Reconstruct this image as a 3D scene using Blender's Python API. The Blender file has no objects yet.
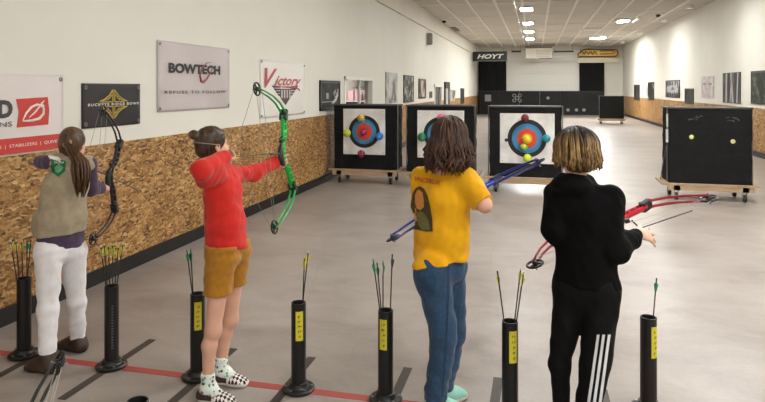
import bpy, bmesh, math, random
import numpy as np
from mathutils import Vector, Matrix
from mathutils.bvhtree import BVHTree
random.seed(7)
scn = bpy.context.scene
COL = scn.collection
PI = math.pi
# ------------------------------------------------------------------ camera model
F_PX, HOR, CX, CAMH, YAW = 620.0, 88.0, 382.5, 1.72, math.radians(13.86)
VIEW = Vector((-math.sin(YAW), math.cos(YAW), 0)); RIGHT = Vector((math.cos(YAW), math.sin(YAW), 0)); UP = Vector((0, 0, 1))
EYE = Vector((0, 0, CAMH))
def P(px, py, d):
    return EYE + VIEW*d + RIGHT*((px-CX)/F_PX*d) + UP*(-(py-HOR)/F_PX*d)
def at_y(px, py, Y):
    t = (px-CX)/F_PX
    return P(px, py, Y/(math.cos(YAW)+t*math.sin(YAW)))
def at_x(px, py, X):
    t = (px-CX)/F_PX
    return P(px, py, X/(t*math.cos(YAW)-math.sin(YAW)))
def at_z(px, py, z):
    return P(px, py, (CAMH-z)*F_PX/(py-HOR))
cam_d = bpy.data.cameras.new('camera'); cam = bpy.data.objects.new('camera', cam_d); COL.objects.link(cam)
cam.location = EYE; cam.rotation_euler = (PI/2, 0, YAW)
cam_d.sensor_width = 36; cam_d.lens = F_PX/765*36; cam_d.shift_y = -(201-HOR)/765; cam_d.clip_end = 200
scn.camera = cam
scn.view_settings.view_transform = 'Standard'; scn.view_settings.look = 'None'; scn.view_settings.gamma = 1
scn.view_settings.exposure = 0.0

# ------------------------------------------------------------------ materials
def srgb(h):
    if isinstance(h, str):
        h = h.lstrip('#'); c = [int(h[i:i+2], 16)/255 for i in (0, 2, 4)]
    else: c = list(h)
    return tuple((x/12.92 if x <= .04045 else ((x+.055)/1.055)**2.4) for x in c) + (1.0,)
MATS = {}
def new_mat(name):
    m = bpy.data.materials.new(name); m.use_nodes = True
    nt = m.node_tree; b = nt.nodes['Principled BSDF']
    return m, nt, b
def ND(nt, t, **kw):
    n = nt.nodes.new(t)
    for k, v in kw.items():
        if k in n.inputs: n.inputs[k].default_value = v
        else: setattr(n, k, v)
    return n
def mat(name, col, rough=.6, var=.08, scale=12, bump=0, metal=0, emit=0, spec=.5, stretch=(1,1,1), coat=0, sheen=0, bscale=None):
    if name in MATS: return MATS[name]
    m, nt, b = new_mat(name); L = nt.links
    c = srgb(col)
    tc = ND(nt, 'ShaderNodeTexCoord'); mp = ND(nt, 'ShaderNodeMapping'); mp.inputs['Scale'].default_value = stretch
    L.new(tc.outputs['Object'], mp.inputs['Vector'])
    n = ND(nt, 'ShaderNodeTexNoise', Scale=scale, Detail=4.0)
    L.new(mp.outputs[0], n.inputs['Vector'])
    r = ND(nt, 'ShaderNodeValToRGB')
    r.color_ramp.elements[0].position = .3; r.color_ramp.elements[1].position = .7
    r.color_ramp.elements[0].color = tuple(max(0, x*(1-var)) for x in c[:3])+(1,)
    r.color_ramp.elements[1].color = tuple(min(1, x*(1+var)) for x in c[:3])+(1,)
    L.new(n.outputs['Fac'], r.inputs['Fac']); L.new(r.outputs['Color'], b.inputs['Base Color'])
    b.inputs['Roughness'].default_value = rough; b.inputs['Metallic'].default_value = metal
    b.inputs['Specular IOR Level'].default_value = spec
    if coat: b.inputs['Coat Weight'].default_value = coat
    if sheen: b.inputs['Sheen Weight'].default_value = sheen
    if bump:
        n2 = ND(nt, 'ShaderNodeTexNoise', Scale=bscale or scale*4, Detail=3.0); L.new(mp.outputs[0], n2.inputs['Vector'])
        bp = ND(nt, 'ShaderNodeBump', Strength=bump, Distance=.01); L.new(n2.outputs['Fac'], bp.inputs['Height']); L.new(bp.outputs[0], b.inputs['Normal'])
    if emit:
        b.inputs['Emission Color'].default_value = c; b.inputs['Emission Strength'].default_value = emit
    MATS[name] = m; return m
def math_n(nt, op, a, b=None, c=None):
    n = nt.nodes.new('ShaderNodeMath'); n.operation = op
    for i, v in enumerate((a, b, c)):
        if v is None: continue
        if hasattr(v, 'is_output'): nt.links.new(v, n.inputs[i])
        else: n.inputs[i].default_value = v
    return n.outputs[0]
def ramp(nt, fac, stops, const=False):
    r = nt.nodes.new('ShaderNodeValToRGB'); e = r.color_ramp.elements
    while len(e) < len(stops): e.new(.5)
    for el, (p, c) in zip(e, stops): el.position = p; el.color = srgb(c)
    if const: r.color_ramp.interpolation = 'CONSTANT'
    nt.links.new(fac, r.inputs['Fac']); return r.outputs['Color']
def mixc(nt, fac, a, b, mode='MIX'):
    n = nt.nodes.new('ShaderNodeMix'); n.data_type = 'RGBA'; n.blend_type = mode
    for s, v in ((0, fac), (6, a), (7, b)):
        if hasattr(v, 'is_output'): nt.links.new(v, n.inputs[s])
        else: n.inputs[s].default_value = v
    return n.outputs[2]

def osb_mat():
    m, nt, b = new_mat('osb'); L = nt.links
    tc = ND(nt, 'ShaderNodeTexCoord')
    cols = []
    wob = ND(nt, 'ShaderNodeTexNoise', Scale=7.0, Detail=2.0); L.new(tc.outputs['Object'], wob.inputs['Vector'])
    for i, (ang, sc) in enumerate(((.35, (1, 19, 52)), (-.5, (1, 17, 50)), (1.3, (1, 18, 46)))):
        mp = ND(nt, 'ShaderNodeMapping'); mp.inputs['Rotation'].default_value = (ang, 0, 0)
        mp.inputs['Scale'].default_value = sc; mp.inputs['Location'].default_value = (i*3.1, i*1.7, i)
        va = ND(nt, 'ShaderNodeVectorMath', operation='MULTIPLY_ADD')
        va.inputs[1].default_value = (.1, .1, .1); L.new(wob.outputs['Color'], va.inputs[0]); L.new(tc.outputs['Object'], va.inputs[2])
        L.new(va.outputs[0], mp.inputs['Vector'])
        v = ND(nt, 'ShaderNodeTexVoronoi', Scale=1.0); L.new(mp.outputs[0], v.inputs['Vector'])
        sep = ND(nt, 'ShaderNodeSeparateColor'); L.new(v.outputs['Color'], sep.inputs[0])
        cols.append((sep.outputs[0], sep.outputs[1]))
    pick = ND(nt, 'ShaderNodeTexNoise', Scale=9.0, Detail=1.0); L.new(tc.outputs['Object'], pick.inputs['Vector'])
    st = [(0, '553a1c'), (.2, '92693a'), (.45, 'b0854c'), (.75, 'c79f66'), (1, 'e3c28c')]
    c0, c1, c2 = [ramp(nt, c[0], st) for c in cols]
    f1 = math_n(nt, 'GREATER_THAN', cols[1][1], .5); f2 = math_n(nt, 'GREATER_THAN', cols[2][1], .62)
    col = mixc(nt, f1, c0, c1); col = mixc(nt, f2, col, c2)
    big = ND(nt, 'ShaderNodeTexNoise', Scale=2.2, Detail=2.0); L.new(tc.outputs['Object'], big.inputs['Vector'])
    bigc = ramp(nt, big.outputs['Fac'], [(.3, 'd8cdbd'), (.7, 'ffffff')])
    col = mixc(nt, 1.0, col, bigc, 'MULTIPLY')
    fine = ND(nt, 'ShaderNodeTexNoise', Scale=38.0, Detail=5.0, Roughness=.75); L.new(tc.outputs['Object'], fine.inputs['Vector'])
    finec = ramp(nt, fine.outputs['Fac'], [(.34, '7c6a55'), (.5, 'e8e0d4'), (.62, 'ffffff')])
    col = mixc(nt, .65, col, finec, 'MULTIPLY')
    L.new(col, b.inputs['Base Color']); b.inputs['Roughness'].default_value = .65
    bp = ND(nt, 'ShaderNodeBump', Strength=.3, Distance=.004); L.new(cols[0][0], bp.inputs['Height']); L.new(bp.outputs[0], b.inputs['Normal'])
    return m
def floor_mat():
    m, nt, b = new_mat('polished_concrete'); L = nt.links
    tc = ND(nt, 'ShaderNodeTexCoord'); o = tc.outputs['Object']
    n1 = ND(nt, 'ShaderNodeTexNoise', Scale=.55, Detail=5.0, Roughness=.6); L.new(o, n1.inputs['Vector'])
    c1 = ramp(nt, n1.outputs['Fac'], [(.3, '938b84'), (.5, '9e968f'), (.7, 'aba49d')])
    mp = ND(nt, 'ShaderNodeMapping'); mp.inputs['Scale'].default_value = (.8, 1.3, 1); L.new(o, mp.inputs['Vector'])
    n2 = ND(nt, 'ShaderNodeTexNoise', Scale=1.6, Detail=6.0, Roughness=.65, Distortion=.6); L.new(mp.outputs[0], n2.inputs['Vector'])
    c2 = ramp(nt, n2.outputs['Fac'], [(.33, 'b5acab'), (.44, 'e4dfdd'), (.58, 'ffffff')])
    col = mixc(nt, .5, c1, c2, 'MULTIPLY')
    n3 = ND(nt, 'ShaderNodeTexNoise', Scale=40.0, Detail=3.0); L.new(o, n3.inputs['Vector'])
    c3 = ramp(nt, n3.outputs['Fac'], [(.35, 'e6e2de'), (.65, 'ffffff')])
    col = mixc(nt, .25, col, c3, 'MULTIPLY')
    # hairline cracks and saw-cut joints
    vo = ND(nt, 'ShaderNodeTexVoronoi', Scale=.35, feature='DISTANCE_TO_EDGE'); L.new(n1.outputs['Color'], vo.inputs['Vector'])
    va = ND(nt, 'ShaderNodeVectorMath', operation='MULTIPLY_ADD'); va.inputs[1].default_value = (.5, .5, 0)
    L.new(n1.outputs['Color'], va.inputs[0]); L.new(o, va.inputs[2]); L.new(va.outputs[0], vo.inputs['Vector'])
    ck = math_n(nt, 'LESS_THAN', vo.outputs['Distance'], .0022)
    col = mixc(nt, math_n(nt, 'MULTIPLY', ck, .35), col, srgb('8d857c'))
    L.new(col, b.inputs['Base Color'])
    rr = ND(nt, 'ShaderNodeMapRange'); rr.inputs['To Min'].default_value = .26; rr.inputs['To Max'].default_value = .42
    L.new(n2.outputs['Fac'], rr.inputs['Value']); L.new(rr.outputs[0], b.inputs['Roughness'])
    b.inputs['Specular IOR Level'].default_value = .38
    bp = ND(nt, 'ShaderNodeBump', Strength=.06, Distance=.01); L.new(n3.outputs['Fac'], bp.inputs['Height']); L.new(bp.outputs[0], b.inputs['Normal'])
    return m
def rings_mat(name, seed, ctr, rs=1.0, mid='f2d63a', mid2='e8c531'):
    """white paper with printed target rings, in object coordinates (x, z)"""
    m, nt, b = new_mat(name); L = nt.links
    tc = ND(nt, 'ShaderNodeTexCoord'); s = ND(nt, 'ShaderNodeSeparateXYZ'); L.new(tc.outputs['Object'], s.inputs[0])
    x = math_n(nt, 'SUBTRACT', s.outputs[0], ctr[0]); z = math_n(nt, 'SUBTRACT', s.outputs[2], ctr[1])
    r = math_n(nt, 'SQRT', math_n(nt, 'ADD', math_n(nt, 'MULTIPLY', x, x), math_n(nt, 'MULTIPLY', z, z)))
    r = math_n(nt, 'DIVIDE', r, rs)
    col = ramp(nt, r, [(0, mid), (.032, mid2), (.08, 'e0472f'), (.118, 'd84a35'), (.158, '3f8fc0'), (.2, '3a86b8'), (.242, '16191c'), (.275, '191c1f'), (.31, 'e9e8e6')], True)
    n = ND(nt, 'ShaderNodeTexNoise', Scale=5.0, Detail=4.0); L.new(tc.outputs['Object'], n.inputs['Vector'])
    w = ramp(nt, n.outputs['Fac'], [(.3, 'dedcd9'), (.7, 'ffffff')])
    col = mixc(nt, 1.0, col, w, 'MULTIPLY')
    L.new(col, b.inputs['Base Color']); b.inputs['Roughness'].default_value = .6
    bp = ND(nt, 'ShaderNodeBump', Strength=.25, Distance=.02); L.new(n.outputs['Fac'], bp.inputs['Height']); L.new(bp.outputs[0], b.inputs['Normal'])
    return m
def picture_mat(name, stops, scale, seed, stretch=(1, 1, 1), detail=5, dist=.5):
    m, nt, b = new_mat(name); L = nt.links
    tc = ND(nt, 'ShaderNodeTexCoord'); mp = ND(nt, 'ShaderNodeMapping'); mp.inputs['Scale'].default_value = stretch; mp.inputs['Location'].default_value = (seed*1.3, seed*.7, seed*2.1)
    L.new(tc.outputs['Object'], mp.inputs['Vector'])
    n = ND(nt, 'ShaderNodeTexNoise', Scale=scale, Detail=float(detail), Roughness=.6, Distortion=dist); L.new(mp.outputs[0], n.inputs['Vector'])
    stops = [(.5+(p-.52)*.5, tuple(x*(.68 if x < .62 else 1) for x in (int(c[i:i+2], 16)/255 for i in (0, 2, 4)))) for p, c in stops]
    L.new(ramp(nt, n.outputs['Fac'], stops), b.inputs['Base Color']); b.inputs['Roughness'].default_value = .55; b.inputs['Specular IOR Level'].default_value = .2
    return m
def block_mat():
    m, nt, b = new_mat('foam_block'); L = nt.links
    tc = ND(nt, 'ShaderNodeTexCoord'); s = ND(nt, 'ShaderNodeSeparateXYZ'); L.new(tc.outputs['Object'], s.inputs[0])
    n = ND(nt, 'ShaderNodeTexNoise', Scale=6.0, Detail=6.0, Roughness=.7); L.new(tc.outputs['Object'], n.inputs['Vector'])
    col = ramp(nt, n.outputs['Fac'], [(.3, '0c0d0e'), (.55, '141516'), (.78, '1f2122')])
    # horizontal lamination seams
    zz = math_n(nt, 'ADD', s.outputs[2], math_n(nt, 'MULTIPLY', n.outputs['Fac'], .02))
    fr = math_n(nt, 'FRACT', math_n(nt, 'MULTIPLY', zz, 1/.085))
    seam = math_n(nt, 'LESS_THAN', fr, .07)
    col = mixc(nt, math_n(nt, 'MULTIPLY', seam, .5), col, srgb('0d0e0f'))
    L.new(col, b.inputs['Base Color']); b.inputs['Roughness'].default_value = .8; b.inputs['Specular IOR Level'].default_value = .25
    h = math_n(nt, 'SUBTRACT', n.outputs['Fac'], math_n(nt, 'MULTIPLY', seam, .6))
    bp = ND(nt, 'ShaderNodeBump', Strength=.7, Distance=.012); L.new(h, bp.inputs['Height']); L.new(bp.outputs[0], b.inputs['Normal'])
    return m
M_OSB = osb_mat(); M_FLOOR = floor_mat(); M_BLOCK = block_mat()
M_WALL = mat('white_paint', 'dcdad0', .7, .02, 1.5, .05, bscale=60)
M_CEIL = mat('ceiling_panel', 'c2bdb2', .85, .05, .8, .1)
M_CEILJ = mat('ceiling_batten', 'e2ddd4', .6, .04)
M_BLACK = mat('black_paint', '121110', .5, .1)
M_PLY = mat('plywood', 'b0977a', .6, .14, 6, .1, stretch=(1, 8, 8))
M_RUB = mat('black_rubber', '1a1a1b', .6, .1)
M_STEEL = mat('grey_steel', '9a9a98', .35, .06, metal=.9)
M_PVC = mat('black_plastic_pipe', '0b0b0b', .4, .15, 8)
M_FRAMEW = mat('white_frame', 'e4e2dc', .5, .03)
M_FRAMEB = mat('black_frame', '201f1f', .4, .1)

# ------------------------------------------------------------------ mesh builder
class MB:
    def __init__(s): s.v = []; s.f = []; s.m = []; s.cur = 0
    def add(s, vs, fs):
        o = len(s.v); s.v += [tuple(v) for v in vs]; s.f += [tuple(i+o for i in f) for f in fs]; s.m += [s.cur]*len(fs); return s
    def box(s, c, size, R=None, bev=0):
        x, y, z = (a/2 for a in size); R = R or Matrix.Identity(3); c = Vector(c)
        if bev:
            bm = bmesh.new(); bmesh.ops.create_cube(bm, size=1)
            for v in bm.verts: v.co = Vector((v.co.x*size[0], v.co.y*size[1], v.co.z*size[2]))
            bmesh.ops.bevel(bm, geom=list(bm.edges), offset=bev, segments=2, affect='EDGES', profile=.5)
            bm.verts.index_update()
            s.add([c+R@v.co for v in bm.verts], [[v.index for v in f.verts] for f in bm.faces]); bm.free(); return s
        vs = [c+R@Vector((a*x, b*y, d*z)) for a in (-1, 1) for b in (-1, 1) for d in (-1, 1)]
        return s.add(vs, [(0, 1, 3, 2), (4, 6, 7, 5), (0, 4, 5, 1), (2, 3, 7, 6), (0, 2, 6, 4), (1, 5, 7, 3)])
    def b2(s, lo, hi, bev=0):
        lo = Vector(lo); hi = Vector(hi); return s.box((lo+hi)/2, [abs(a) for a in (hi-lo)], None, bev)
    def tube(s, pts, radii, n=10, caps=True, flat=None, ref=None):
        pts = [Vector(p) for p in pts]; k = len(pts)
        if not hasattr(radii, '__len__'): radii = [radii]*k
        vs = []; fs = []
        t0 = (pts[1]-pts[0]).normalized()
        a = Vector(ref) if ref is not None else (Vector((0, 0, 1)) if abs(t0.z) < .9 else Vector((1, 0, 0)))
        u = (a - t0*a.dot(t0)).normalized()
        for i, p in enumerate(pts):
            t = (pts[min(i+1, k-1)]-pts[max(i-1, 0)]).normalized()
            u = (u - t*u.dot(t)).normalized(); w = t.cross(u)
            ru, rw = (radii[i] if hasattr(radii[i], '__len__') else (radii[i], radii[i]*(flat or 1)))
            for j in range(n):
                an = 2*PI*j/n; vs.append(p+u*math.cos(an)*ru+w*math.sin(an)*rw)
        for i in range(k-1):
            for j in range(n):
                fs.append((i*n+j, i*n+(j+1) % n, (i+1)*n+(j+1) % n, (i+1)*n+j))
        if caps: fs += [tuple(range(n))[::-1], tuple(range((k-1)*n, k*n))]
        return s.add(vs, fs)
    def cyl(s, p, q, r, r2=None, n=16): return s.tube([p, q], [r, r if r2 is None else r2], n)
    def lathe(s, prof, n=32, c=(0, 0, 0), R=None):
        R = R or Matrix.Identity(3); c = Vector(c); vs = []; fs = []; k = len(prof)
        for r, z in prof:
            for j in range(n):
                a = 2*PI*j/n; vs.append(c+R@Vector((r*math.cos(a), r*math.sin(a), z)))
        for i in range(k-1):
            for j in range(n): fs.append((i*n+j, i*n+(j+1) % n, (i+1)*n+(j+1) % n, (i+1)*n+j))
        return s.add(vs, fs)
    def sphere(s, c, r, nu=20, nv=12, R=None, sc=(1, 1, 1)):
        prof = [(r*math.sin(PI*i/nv)+1e-5, -r*math.cos(PI*i/nv)) for i in range(nv+1)]
        R = (R or Matrix.Identity(3)) @ Matrix.Diagonal(sc)
        return s.lathe(prof, nu, c, R)
    def torus(s, c, R_, r, R=None, n=28, m=8):
        R = R or Matrix.Identity(3); c = Vector(c); vs = []; fs = []
        for i in range(n):
            a = 2*PI*i/n
            for j in range(m):
                b = 2*PI*j/m; rr = R_+r*math.cos(b)
                vs.append(c+R@Vector((rr*math.cos(a), rr*math.sin(a), r*math.sin(b))))
        for i in range(n):
            for j in range(m): fs.append((i*m+j, ((i+1) % n)*m+j, ((i+1) % n)*m+(j+1) % m, i*m+(j+1) % m))
        return s.add(vs, fs)
    def prism(s, poly, T, h):
        """2-D outline extruded by h along local z; T maps (x,y,z) to the world"""
        n = len(poly)
        ar = sum(poly[i][0]*poly[(i+1) % n][1]-poly[(i+1) % n][0]*poly[i][1] for i in range(n))
        if ar < 0: poly = poly[::-1]
        vs = [T(x, y, 0) for x, y in poly]+[T(x, y, h) for x, y in poly]
        fs = [tuple(range(n))[::-1], tuple(range(n, 2*n))]+[(i, (i+1) % n, n+(i+1) % n, n+i) for i in range(n)]
        return s.add(vs, fs)
    def build(s, name, mats, parent=None, off=None, smooth=False, auto=None):
        me = bpy.data.meshes.new(name); off = Vector(off) if off is not None else Vector((0, 0, 0))
        me.from_pydata([tuple(Vector(v)-off) for v in s.v], [], s.f)
        mats = mats if isinstance(mats, (list, tuple)) else [mats]
        for m in mats: me.materials.append(m)
        if len(mats) > 1: me.polygons.foreach_set('material_index', s.m)
        bm = bmesh.new(); bm.from_mesh(me); bmesh.ops.recalc_face_normals(bm, faces=bm.faces); bm.to_mesh(me); bm.free()
        if smooth or auto:
            me.polygons.foreach_set('use_smooth', [True]*len(me.polygons))
            if auto: me.set_sharp_from_angle(angle=math.radians(auto))
        me.update()
        o = bpy.data.objects.new(name, me); COL.objects.link(o)
        if parent: o.parent = parent
        elif off.length: o.location = off
        return o
def tag(o, label, cat, group=None):
    o['label'] = label; o['category'] = cat
    if group: o['group'] = group
    return o
def thing(name, label, cat, loc=(0, 0, 0), rz=0, group=None):
    o = bpy.data.objects.new(name, None); COL.objects.link(o); o.location = loc; o.rotation_euler = (0, 0, rz); o.empty_display_size = .1
    return tag(o, label, cat, group)
def struct(o): o['kind'] = 'structure'; return o
def copy_tree(o, label=None, group=None):
    r = o.copy(); COL.objects.link(r)
    if label: r['label'] = label
    if group: r['group'] = group
    for ch in list(o.children):
        c = ch.copy(); COL.objects.link(c); c.parent = r
        for g in list(ch.children):
            d = g.copy(); COL.objects.link(d); d.parent = c
    return r
def text_geo(body, size=1, shear=0, bold=0, spacing=1.0, width=None, height=None):
    """lettering as 2-D verts and faces, centred on its box"""
    cu = bpy.data.curves.new('t', 'FONT'); cu.body = body; cu.size = size; cu.shear = shear; cu.offset = bold; cu.space_character = spacing
    cu.align_x = 'LEFT'; cu.resolution_u = 3; cu.fill_mode = 'BOTH'
    ob = bpy.data.objects.new('t', cu); COL.objects.link(ob)
    me = bpy.data.meshes.new_from_object(ob.evaluated_get(bpy.context.evaluated_depsgraph_get()))
    vs = [(v.co.x, v.co.y) for v in me.vertices]; fs = [tuple(p.vertices) for p in me.polygons]
    bpy.data.objects.remove(ob); bpy.data.curves.remove(cu); bpy.data.meshes.remove(me)
    x0, x1 = min(v[0] for v in vs), max(v[0] for v in vs); y0, y1 = min(v[1] for v in vs), max(v[1] for v in vs)
    sx = width/(x1-x0) if width else 1; sy = height/(y1-y0) if height else sx
    if not width: sx = sy
    return [((x-(x0+x1)/2)*sx, (y-(y0+y1)/2)*sy) for x, y in vs], fs
def put_text(mb, body, T, x, y, h=.002, **kw):
    vs, fs = text_geo(body, **kw); mb.add([T(a+x, b+y, h) for a, b in vs], fs)
def TL(c):   # plane of the wall on the image's left (normal +X): u -> +Y, v -> +Z
    return lambda u, v, w: Vector((c[0]+w, c[1]+u, c[2]+v))
def TR(c):   # wall on the right (normal -X): u -> -Y
    return lambda u, v, w: Vector((c[0]-w, c[1]-u, c[2]+v))
def TB(c):   # facing the camera (normal -Y): u -> +X
    return lambda u, v, w: Vector((c[0]+u, c[1]-w, c[2]+v))
LAMP_E, LAMP_N, WORLD_E, EXPO = 100, 98, .8, 0.18
# ------------------------------------------------------------------ the hall
XL, XR, YB, YF, ZC = -3.75, 5.4, 42.0, -1.6, 4.42
OSBH = 1.22
struct(MB().b2((XL-3.4, YF, -.2), (XR+.2, YB+.3, 0)).build('floor', M_FLOOR))
# left wall with a window opening and a doorway
wy0, wy1 = at_x(344, 90, XL).y, at_x(372.5, 90, XL).y
wz0, wz1 = 1.26, 1.96
dy0, dy1 = at_x(434, 95, XL).y, at_x(441.5, 95, XL).y
dz1 = 1.86
w = MB()
w.b2((XL-.16, YF, 0), (XL, wy0, ZC)); w.b2((XL-.16, wy0, 0), (XL, wy1, wz0)); w.b2((XL-.16, wy0, wz1), (XL, wy1, ZC))
w.b2((XL-.16, wy1, 0), (XL, dy0, ZC)); w.b2((XL-.16, dy0, dz1), (XL, dy1, ZC)); w.b2((XL-.16, dy1, 0), (XL, YB, ZC))
struct(w.build('wall_left', M_WALL))
struct(MB().b2((XR, YF, 0), (XR+.16, YB, ZC)).build('wall_right', M_WALL))
struct(MB().b2((XL-.16, YB, 0), (XR+.16, YB+.16, ZC)).build('wall_back', M_WALL))
w = MB(); w.b2((XL-.16, YF, ZC), (XR+.16, YB+.16, ZC+.12)); struct(w.build('ceiling', M_CEIL))
# battens running down the hall and cross joints
w = MB()
for k in range(11):
    x = XL+.02+.83*k
    w.b2((x-.035, YF, ZC-.03), (x+.035, YB, ZC+.01))
struct(w.build('trim_1', M_CEILJ))
w = MB()
for k in range(12): w.b2((XL, 2+3.6*k-.02, ZC-.014), (XR, 2+3.6*k+.02, ZC+.01))
struct(w.build('trim_2', M_CEILJ))
struct(MB().b2((XL-.01, YF, 3.82), (XL+.07, YB, ZC)).build('trim_3', mat('cornice_paint', 'd9d5c9', .7, .03, 2)))
# OSB wainscot, cap and black baseboards
w = MB()
for a, b in ((YF, dy0), (dy1, YB)):
    y = a
    while y < b-.01:
        y2 = min(y+2.44, b); w.b2((XL-.005, y+.002, .1), (XL+.013, y2-.002, OSBH)); y = y2
struct(w.build('trim_4', M_OSB))
w = MB(); y = YF
while y < YB-.01:
    y2 = min(y+2.44, YB); w.b2((XR-.013, y+.002, .1), (XR+.005, y2-.002, OSBH)); y = y2
struct(w.build('trim_5', M_OSB))
w = MB(); w.b2((XL, YF, 0), (XL+.03, dy0, .13)); w.b2((XL, dy1, 0), (XL+.03, YB, .13)); struct(w.build('baseboard_left', M_BLACK))
struct(MB().b2((XR-.03, YF, 0), (XR, YB, .13)).build('baseboard_right', M_BLACK))
# window_1: frame, glass, and the shop room behind it
f = MB()
for a, b in (((wy0, wz0), (wy0+.07, wz1)), ((wy1-.07, wz0), (wy1, wz1)), ((wy0, wz1-.07), (wy1, wz1)), ((wy0, wz0), (wy1, wz0+.05))):
    f.b2((XL-.17, a[0], a[1]), (XL+.02, b[0], b[1]))
f.b2((XL-.12, (wy0+wy1)/2+.25, wz0), (XL-.06, (wy0+wy1)/2+.3, wz1))
win = struct(f.build('window_1', M_FRAMEW))
gl, nt, b = new_mat('window_glass'); b.inputs['Transmission Weight'].default_value = 1; b.inputs['Roughness'].default_value = .02; b.inputs['IOR'].default_value = 1.02
MB().b2((XL-.1, wy0+.05, wz0+.03), (XL-.095, wy1-.05, wz1-.05)).build('pane', gl, win)
M_SHOP = mat('shop_paint', 'e6dcd6', .7, .05)
w = MB(); w.b2((XL-3.4, wy0-2.5, 0), (XL-3.3, dy1+3, 3)); w.b2((XL-3.4, wy0-2.6, 0), (XL-.16, wy0-2.5, 3)); w.b2((XL-3.4, dy1+3, 0), (XL-.16, dy1+3.1, 3)); w.b2((XL-3.4, wy0-2.6, 3), (XL-.16, dy1+3.1, 3.1))
struct(w.build('wall_shop', M_SHOP))
# doorway: casing and a dark glazed leaf
f = MB()
for a, b in (((dy0, 0), (dy0+.1, dz1)), ((dy1-.1, 0), (dy1, dz1)), ((dy0, dz1-.1), (dy1, dz1))): f.b2((XL-.17, a[0], a[1]), (XL+.03, b[0], b[1]))
dr = struct(f.build('door_1', M_FRAMEW))
g = MB(); g.b2((XL-.1, dy0+.1, 0), (XL-.05, dy1-.1, .9)); g.b2((XL-.1, dy0+.1, .9), (XL-.05, dy0+.35, dz1-.1)); g.b2((XL-.1, dy1-.45, .9), (XL-.05, dy1-.1, dz1-.1)); g.b2((XL-.1, dy0+.1, dz1-.25), (XL-.05, dy1-.1, dz1-.1))
g.build('door_leaf', mat('dark_door', '4d4a46', .5, .08), dr)
MB().b2((XL-.08, dy0+.35, .9), (XL-.07, dy1-.45, dz1-.25)).build('door_glass', mat('grey_glass', '8e8d8a', .15, .05), dr)
MB().cyl((XL-.03, dy0+.42, 1), (XL+.0, dy0+.42, 1), .03).build('door_handle', M_STEEL, dr)
# second door further down
e0, e1 = at_x(444, 95, XL).y, at_x(448.5, 95, XL).y
f = MB()
for a, b in (((e0, 0), (e0+.16, 1.98)), ((e1-.3, 0), (e1, 1.98)), ((e0, 1.7), (e1, 1.98))): f.b2((XL-.0, a[0], a[1]), (XL+.06, b[0], b[1]))
dr = struct(f.build('door_2', mat('dark_casing', '3b3836', .5, .08)))
MB().b2((XL, e0+.16, 0), (XL+.035, e1-.3, 1.7)).build('door_leaf', mat('pale_door', 'b9b8b4', .4, .05), dr)
MB().sphere((XL+.06, e0+.3, 1), .04).build('door_handle', M_STEEL, dr)
# shop things seen through the window
def rack(x, y, cols, label):
    t = thing('clothes_rack', label, 'clothes rack', (x, y, 0))
    m = MB()
    for s in (-.55, .55): m.cyl((0, s, 0), (0, s, 1.75), .02); m.cyl((-.25, s, .02), (.25, s, .02), .02)
    m.cyl((0, -.57, 1.74), (0, .57, 1.74), .018); m.build('rail_frame', M_STEEL, t)
    for i, c in enumerate(cols):
        g = MB(); yy = -.5+i*1.0/(len(cols)-1)
        g.tube([(0, yy, 1.72), (0, yy, 1.66), (0, yy, 1.6), (0, yy, 1.2), (0, yy, .85)], [(.006, .006), (.02, .05), (.035, .2), (.04, .2), (.045, .22)], 12, ref=(0, 1, 0))
        g.build('garment', mat('garment_'+c, c, .8, .1), t, smooth=True)
rack(XL-1.9, 19.6, ['e7b9bd', 'efe9e6', 'd98f98', 'f2efee', 'c9c6c8', 'e6a7ad'], 'clothes rack of pink and white garments seen through shop window')
ct = thing('counter', 'dark shop counter low behind the window glass', 'counter', (XL-1.25, 17.3, 0))
MB().b2((-.3, -.6, 0), (.3, .6, 1.28)).build('cabinet', mat('dark_cabinet', '4a4348', .5, .15), ct); MB().b2((-.35, -.65, 1.28), (.35, .65, 1.33)).build('worktop', mat('counter_top', '6a6064', .3, .1), ct)
ps = MB().b2((XL-1.3, 19.0, 0), (XL-1.1, 19.25, 2.9)).build('post', mat('brown_wood', '7d5646', .6, .15)); tag(ps, 'brown wooden post behind the right end of the shop window', 'post')
sh = thing('shop_display', 'bright poster panel on the shop wall behind the window', 'display panel', (XL-3.28, 25.2, 0))
MB().b2((0, -.9, 1.5), (.03, .3, 2.1)).build('board', mat('aqua_board', 'cfe4e4', .5, .05), sh); MB().b2((0, .5, 1.3), (.03, 1.4, 2.3)).build('poster', mat('pink_board', 'd9b4b8', .5, .2, 5), sh)
# overhead door, backstop, curtains at the far end
ox0, ox1 = at_y(506, 70, YB).x, at_y(580, 70, YB).x
f = MB()
for k in range(5):
    z0 = .4+k*.76
    f.b2((ox0, YB-.05, z0), (ox1, YB+.0, z0+.745))
od = struct(f.build('door_3', mat('overhead_door', 'ecece6', .55, .02)))
f = MB(); f.b2((ox0-.06, YB-.08, 0), (ox0, YB, 4.2)); f.b2((ox1, YB-.08, 0), (ox1+.06, YB, 4.2)); f.build('door_track', mat('door_track_grey', '8b8b88', .4, .05, metal=.6), od)
bx0, bx1 = at_y(479, 100, YB-.6).x, at_y(603.5, 100, YB-.6).x
bs = thing('backstop', 'long low black backstop board across the far end wall', 'backstop', ((bx0+bx1)/2, YB-.6, 0))
hw = (bx1-bx0)/2; m = MB()
for k in range(6): m.b2((-hw+k*hw/3+.004, -.05, 0), (-hw+(k+1)*hw/3-.004, .05, 1.5))
m.build('panel', mat('backstop_black', '0e0f10', .75, .2, 3), bs)
MB().b2((-hw, -.07, 1.5), (hw, .07, 1.53)).build('cap_rail', mat('dark_rail', '35322f', .5, .1), bs)
MSPOT = mat('faded_paper', '8f8f8c', .7, .1)
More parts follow.
